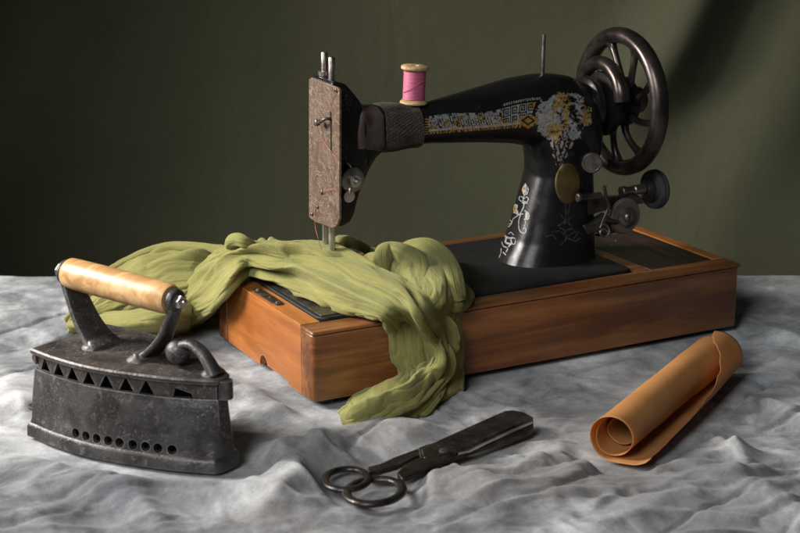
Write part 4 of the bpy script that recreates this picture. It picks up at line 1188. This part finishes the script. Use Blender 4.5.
# small flap behind the crest and the loop behind the needle
RB.append(ribbon([
    [ao(331,252,.078), ao(334,254,.078), ao(338,256,.076)],
    [ao(334,240,.098), ao(338,243,.096), ao(343,248,.090)],
    [ao(343,236,.100), ao(346,240,.098), ao(348,246,.090)],
    [ao(356,240,.092), ao(357,244,.090), ao(357,249,.082)],
    [ao(368,247,.078), ao(368,249,.077), ao(367,251,.075)],
    [ao(378,251,.074), ao(377,252,.074), ao(376,253,.073)]], 70, 30, 2, .0025, 17))
# coils of the heap on the bed
def rope(pts, rad, seed, nt=90, nu=60, amp=.0012, folds=4):
    P = catmull([tuple(p) for p in pts], nt); t = np.gradient(P, axis=0); t /= np.linalg.norm(t, axis=1, keepdims=True)
    ref = np.array([0, 0, 1.]); G = np.zeros((nt, nu, 3)); r = np.random.RandomState(seed); ph = r.uniform(0, 6, 6)
    R_ = np.interp(np.linspace(0, 1, nt), np.linspace(0, 1, len(rad)), rad)
    for i in range(nt):
        a = ref-t[i]*ref.dot(t[i]); a /= np.linalg.norm(a); b = np.cross(t[i], a)
        th = np.linspace(0, 2*PI, nu); T = i/nt
        rr = R_[i]*(1+.06*math.sin(T*7+ph[3]))+amp*.8*np.sin(th*2+ph[1]+5*T)+amp*.5*np.sin(th*3+ph[4]+7*T)+amp*.16*np.sin(th*7+ph[2]+9*T)
        G[i] = P[i]+np.cos(th)[:, None]*a*rr[:, None]+np.sin(th)[:, None]*b*rr[:, None]
    return G
RB.append(rope([ao(229,246,.104), ao(232,241,.112), ao(238,239.5,.116), ao(245,242,.115), ao(254,247,.108), ao(262,252,.100)], [.0035,.0050,.0050,.0048,.0045,.003], 31, 60, 30, .0008, 3))
RB.append(rope([ao(366,276,.080), ao(366,266,.086), ao(374,261,.090), ao(386,268,.088), ao(390,280,.080)], [.005,.008,.009,.0085,.006], 1))
RB.append(rope([ao(384,284,.080), ao(382,266,.092), ao(386,255,.098), ao(396,253,.100), ao(410,259,.100), ao(420,270,.098), ao(421,284,.094), ao(414,296,.086)], [.006,.010,.0115,.0105,.011,.011,.010,.007], 2, 130))
RB.append(rope([ao(396,294,.080), ao(398,280,.090), ao(404,271,.094), ao(411,273,.094), ao(414,286,.088), ao(410,298,.080)], [.005,.0068,.0075,.0070,.0062,.004], 3))
RB.append(rope([ao(404,300,.082), ao(412,290,.090), ao(421,282,.095), ao(427,284,.093), ao(427,297,.086)], [.004,.0062,.0070,.0060,.004], 4))
RB.append(rope([ao(398,259,.088), ao(410,252,.097), ao(426,251,.101), ao(440,259,.100), ao(450,274,.097), ao(455,294,.088), ao(456,310,.072)], [.006,.0095,.0115,.0115,.0105,.009,.006], 6, 130))
def build_scarf():
    V, Fc, UV = [], [], []; o = 0
    for G in RB:
        n, m = G.shape[:2]
        I = np.arange(n*m).reshape(n, m)+o
        V.append(G.reshape(-1, 3)); q = np.stack([I[:-1,:-1], I[1:,:-1], I[1:,1:], I[:-1,1:]], -1).reshape(-1, 4); Fc.append(q)
        ls = np.concatenate([[0], np.cumsum(np.linalg.norm(np.diff(G[:, m//2], axis=0), axis=1))]); lu = np.concatenate([[0], np.cumsum(np.linalg.norm(np.diff(G[n//2], axis=0), axis=1))])
        uu, vv = np.meshgrid(ls*8+o*.013, lu*8, indexing='ij'); UV.append(np.stack([uu, vv], -1).reshape(-1, 2)); o += n*m
    V = np.vstack(V); Fc = np.vstack(Fc); UV = np.vstack(UV)
    me = bpy.data.meshes.new('scarf'); me.from_pydata(V.tolist(), [], Fc.tolist())
    uvl = me.uv_layers.new(name='uv'); uvl.data.foreach_set('uv', UV[Fc.reshape(-1)].reshape(-1))
    me.polygons.foreach_set('use_smooth', [True]*len(me.polygons)); me.materials.append(M['green'])
    ob = bpy.data.objects.new('scarf', me); link(ob)
    md = ob.modifiers.new('solid', 'SOLIDIFY'); md.thickness = .0011; md.offset = -1
    ob['label'] = 'crumpled olive green gauze scarf draped over the left half of the wooden case'; ob['category'] = 'scarf'
build_scarf()

# ------------------------------------------------------------------ camera and light
cd = bpy.data.cameras.new('camera'); cam = bpy.data.objects.new('camera', cd); col.objects.link(cam)
cam.location = CAM; cam.rotation_euler = (PI/2-PITCH, 0, -YAW); cd.sensor_width = 36; cd.lens = F_PX/800*36
cd.clip_start = .05; cd.clip_end = 50
cd.dof.use_dof = True; cd.dof.focus_distance = 1.66; cd.dof.aperture_fstop = 10
scene.camera = cam
w = bpy.data.worlds.new('World'); scene.world = w; w.use_nodes = True
bg = w.node_tree.nodes['Background']; bg.inputs[0].default_value = (.85,.92,1,1); bg.inputs[1].default_value = .028
def area(name, loc, target, size, size_y, power, color, spread=180):
    l = bpy.data.lights.new(name, 'AREA'); l.shape = 'RECTANGLE'; l.size = size; l.size_y = size_y; l.energy = power; l.color = color
    l.spread = R(spread)
    o = bpy.data.objects.new(name, l); col.objects.link(o); o.location = loc
    o.rotation_euler = (Vector(target)-Vector(loc)).to_track_quat('-Z', 'Y').to_euler(); return o
tgt = camf(-.05, 1.58, .04)
area('key_lamp', camf(-1.15, 1.62, .72), tgt, .42, .5, 8.2, (1,.965,.92), 84)
area('fill_lamp', camf(-.75, 0.0, 1.15), camf(0, 1.45, .0), .9, .9, 2.2, (.95,.98,1), 42)
def spot(name, loc, target, power, ang, blend, color, rad=.08):
    l = bpy.data.lights.new(name, 'SPOT'); l.energy = power; l.spot_size = R(ang); l.spot_blend = blend; l.color = color; l.shadow_soft_size = rad
    o = bpy.data.objects.new(name, l); col.objects.link(o); o.location = loc
    o.rotation_euler = (Vector(target)-Vector(loc)).to_track_quat('-Z', 'Y').to_euler(); return o
spot('added_backdrop_spot', camf(-.9, 1.2, 1.3), camf(.36, 2.42, .24), 38, 29, 1.0, (1,.98,.9))  # spot added to make the soft pool of light on the backdrop

scene.render.engine = 'CYCLES'
scene.view_settings.view_transform = 'Standard'; scene.view_settings.look = 'None'; scene.view_settings.exposure = 0; scene.view_settings.gamma = 1
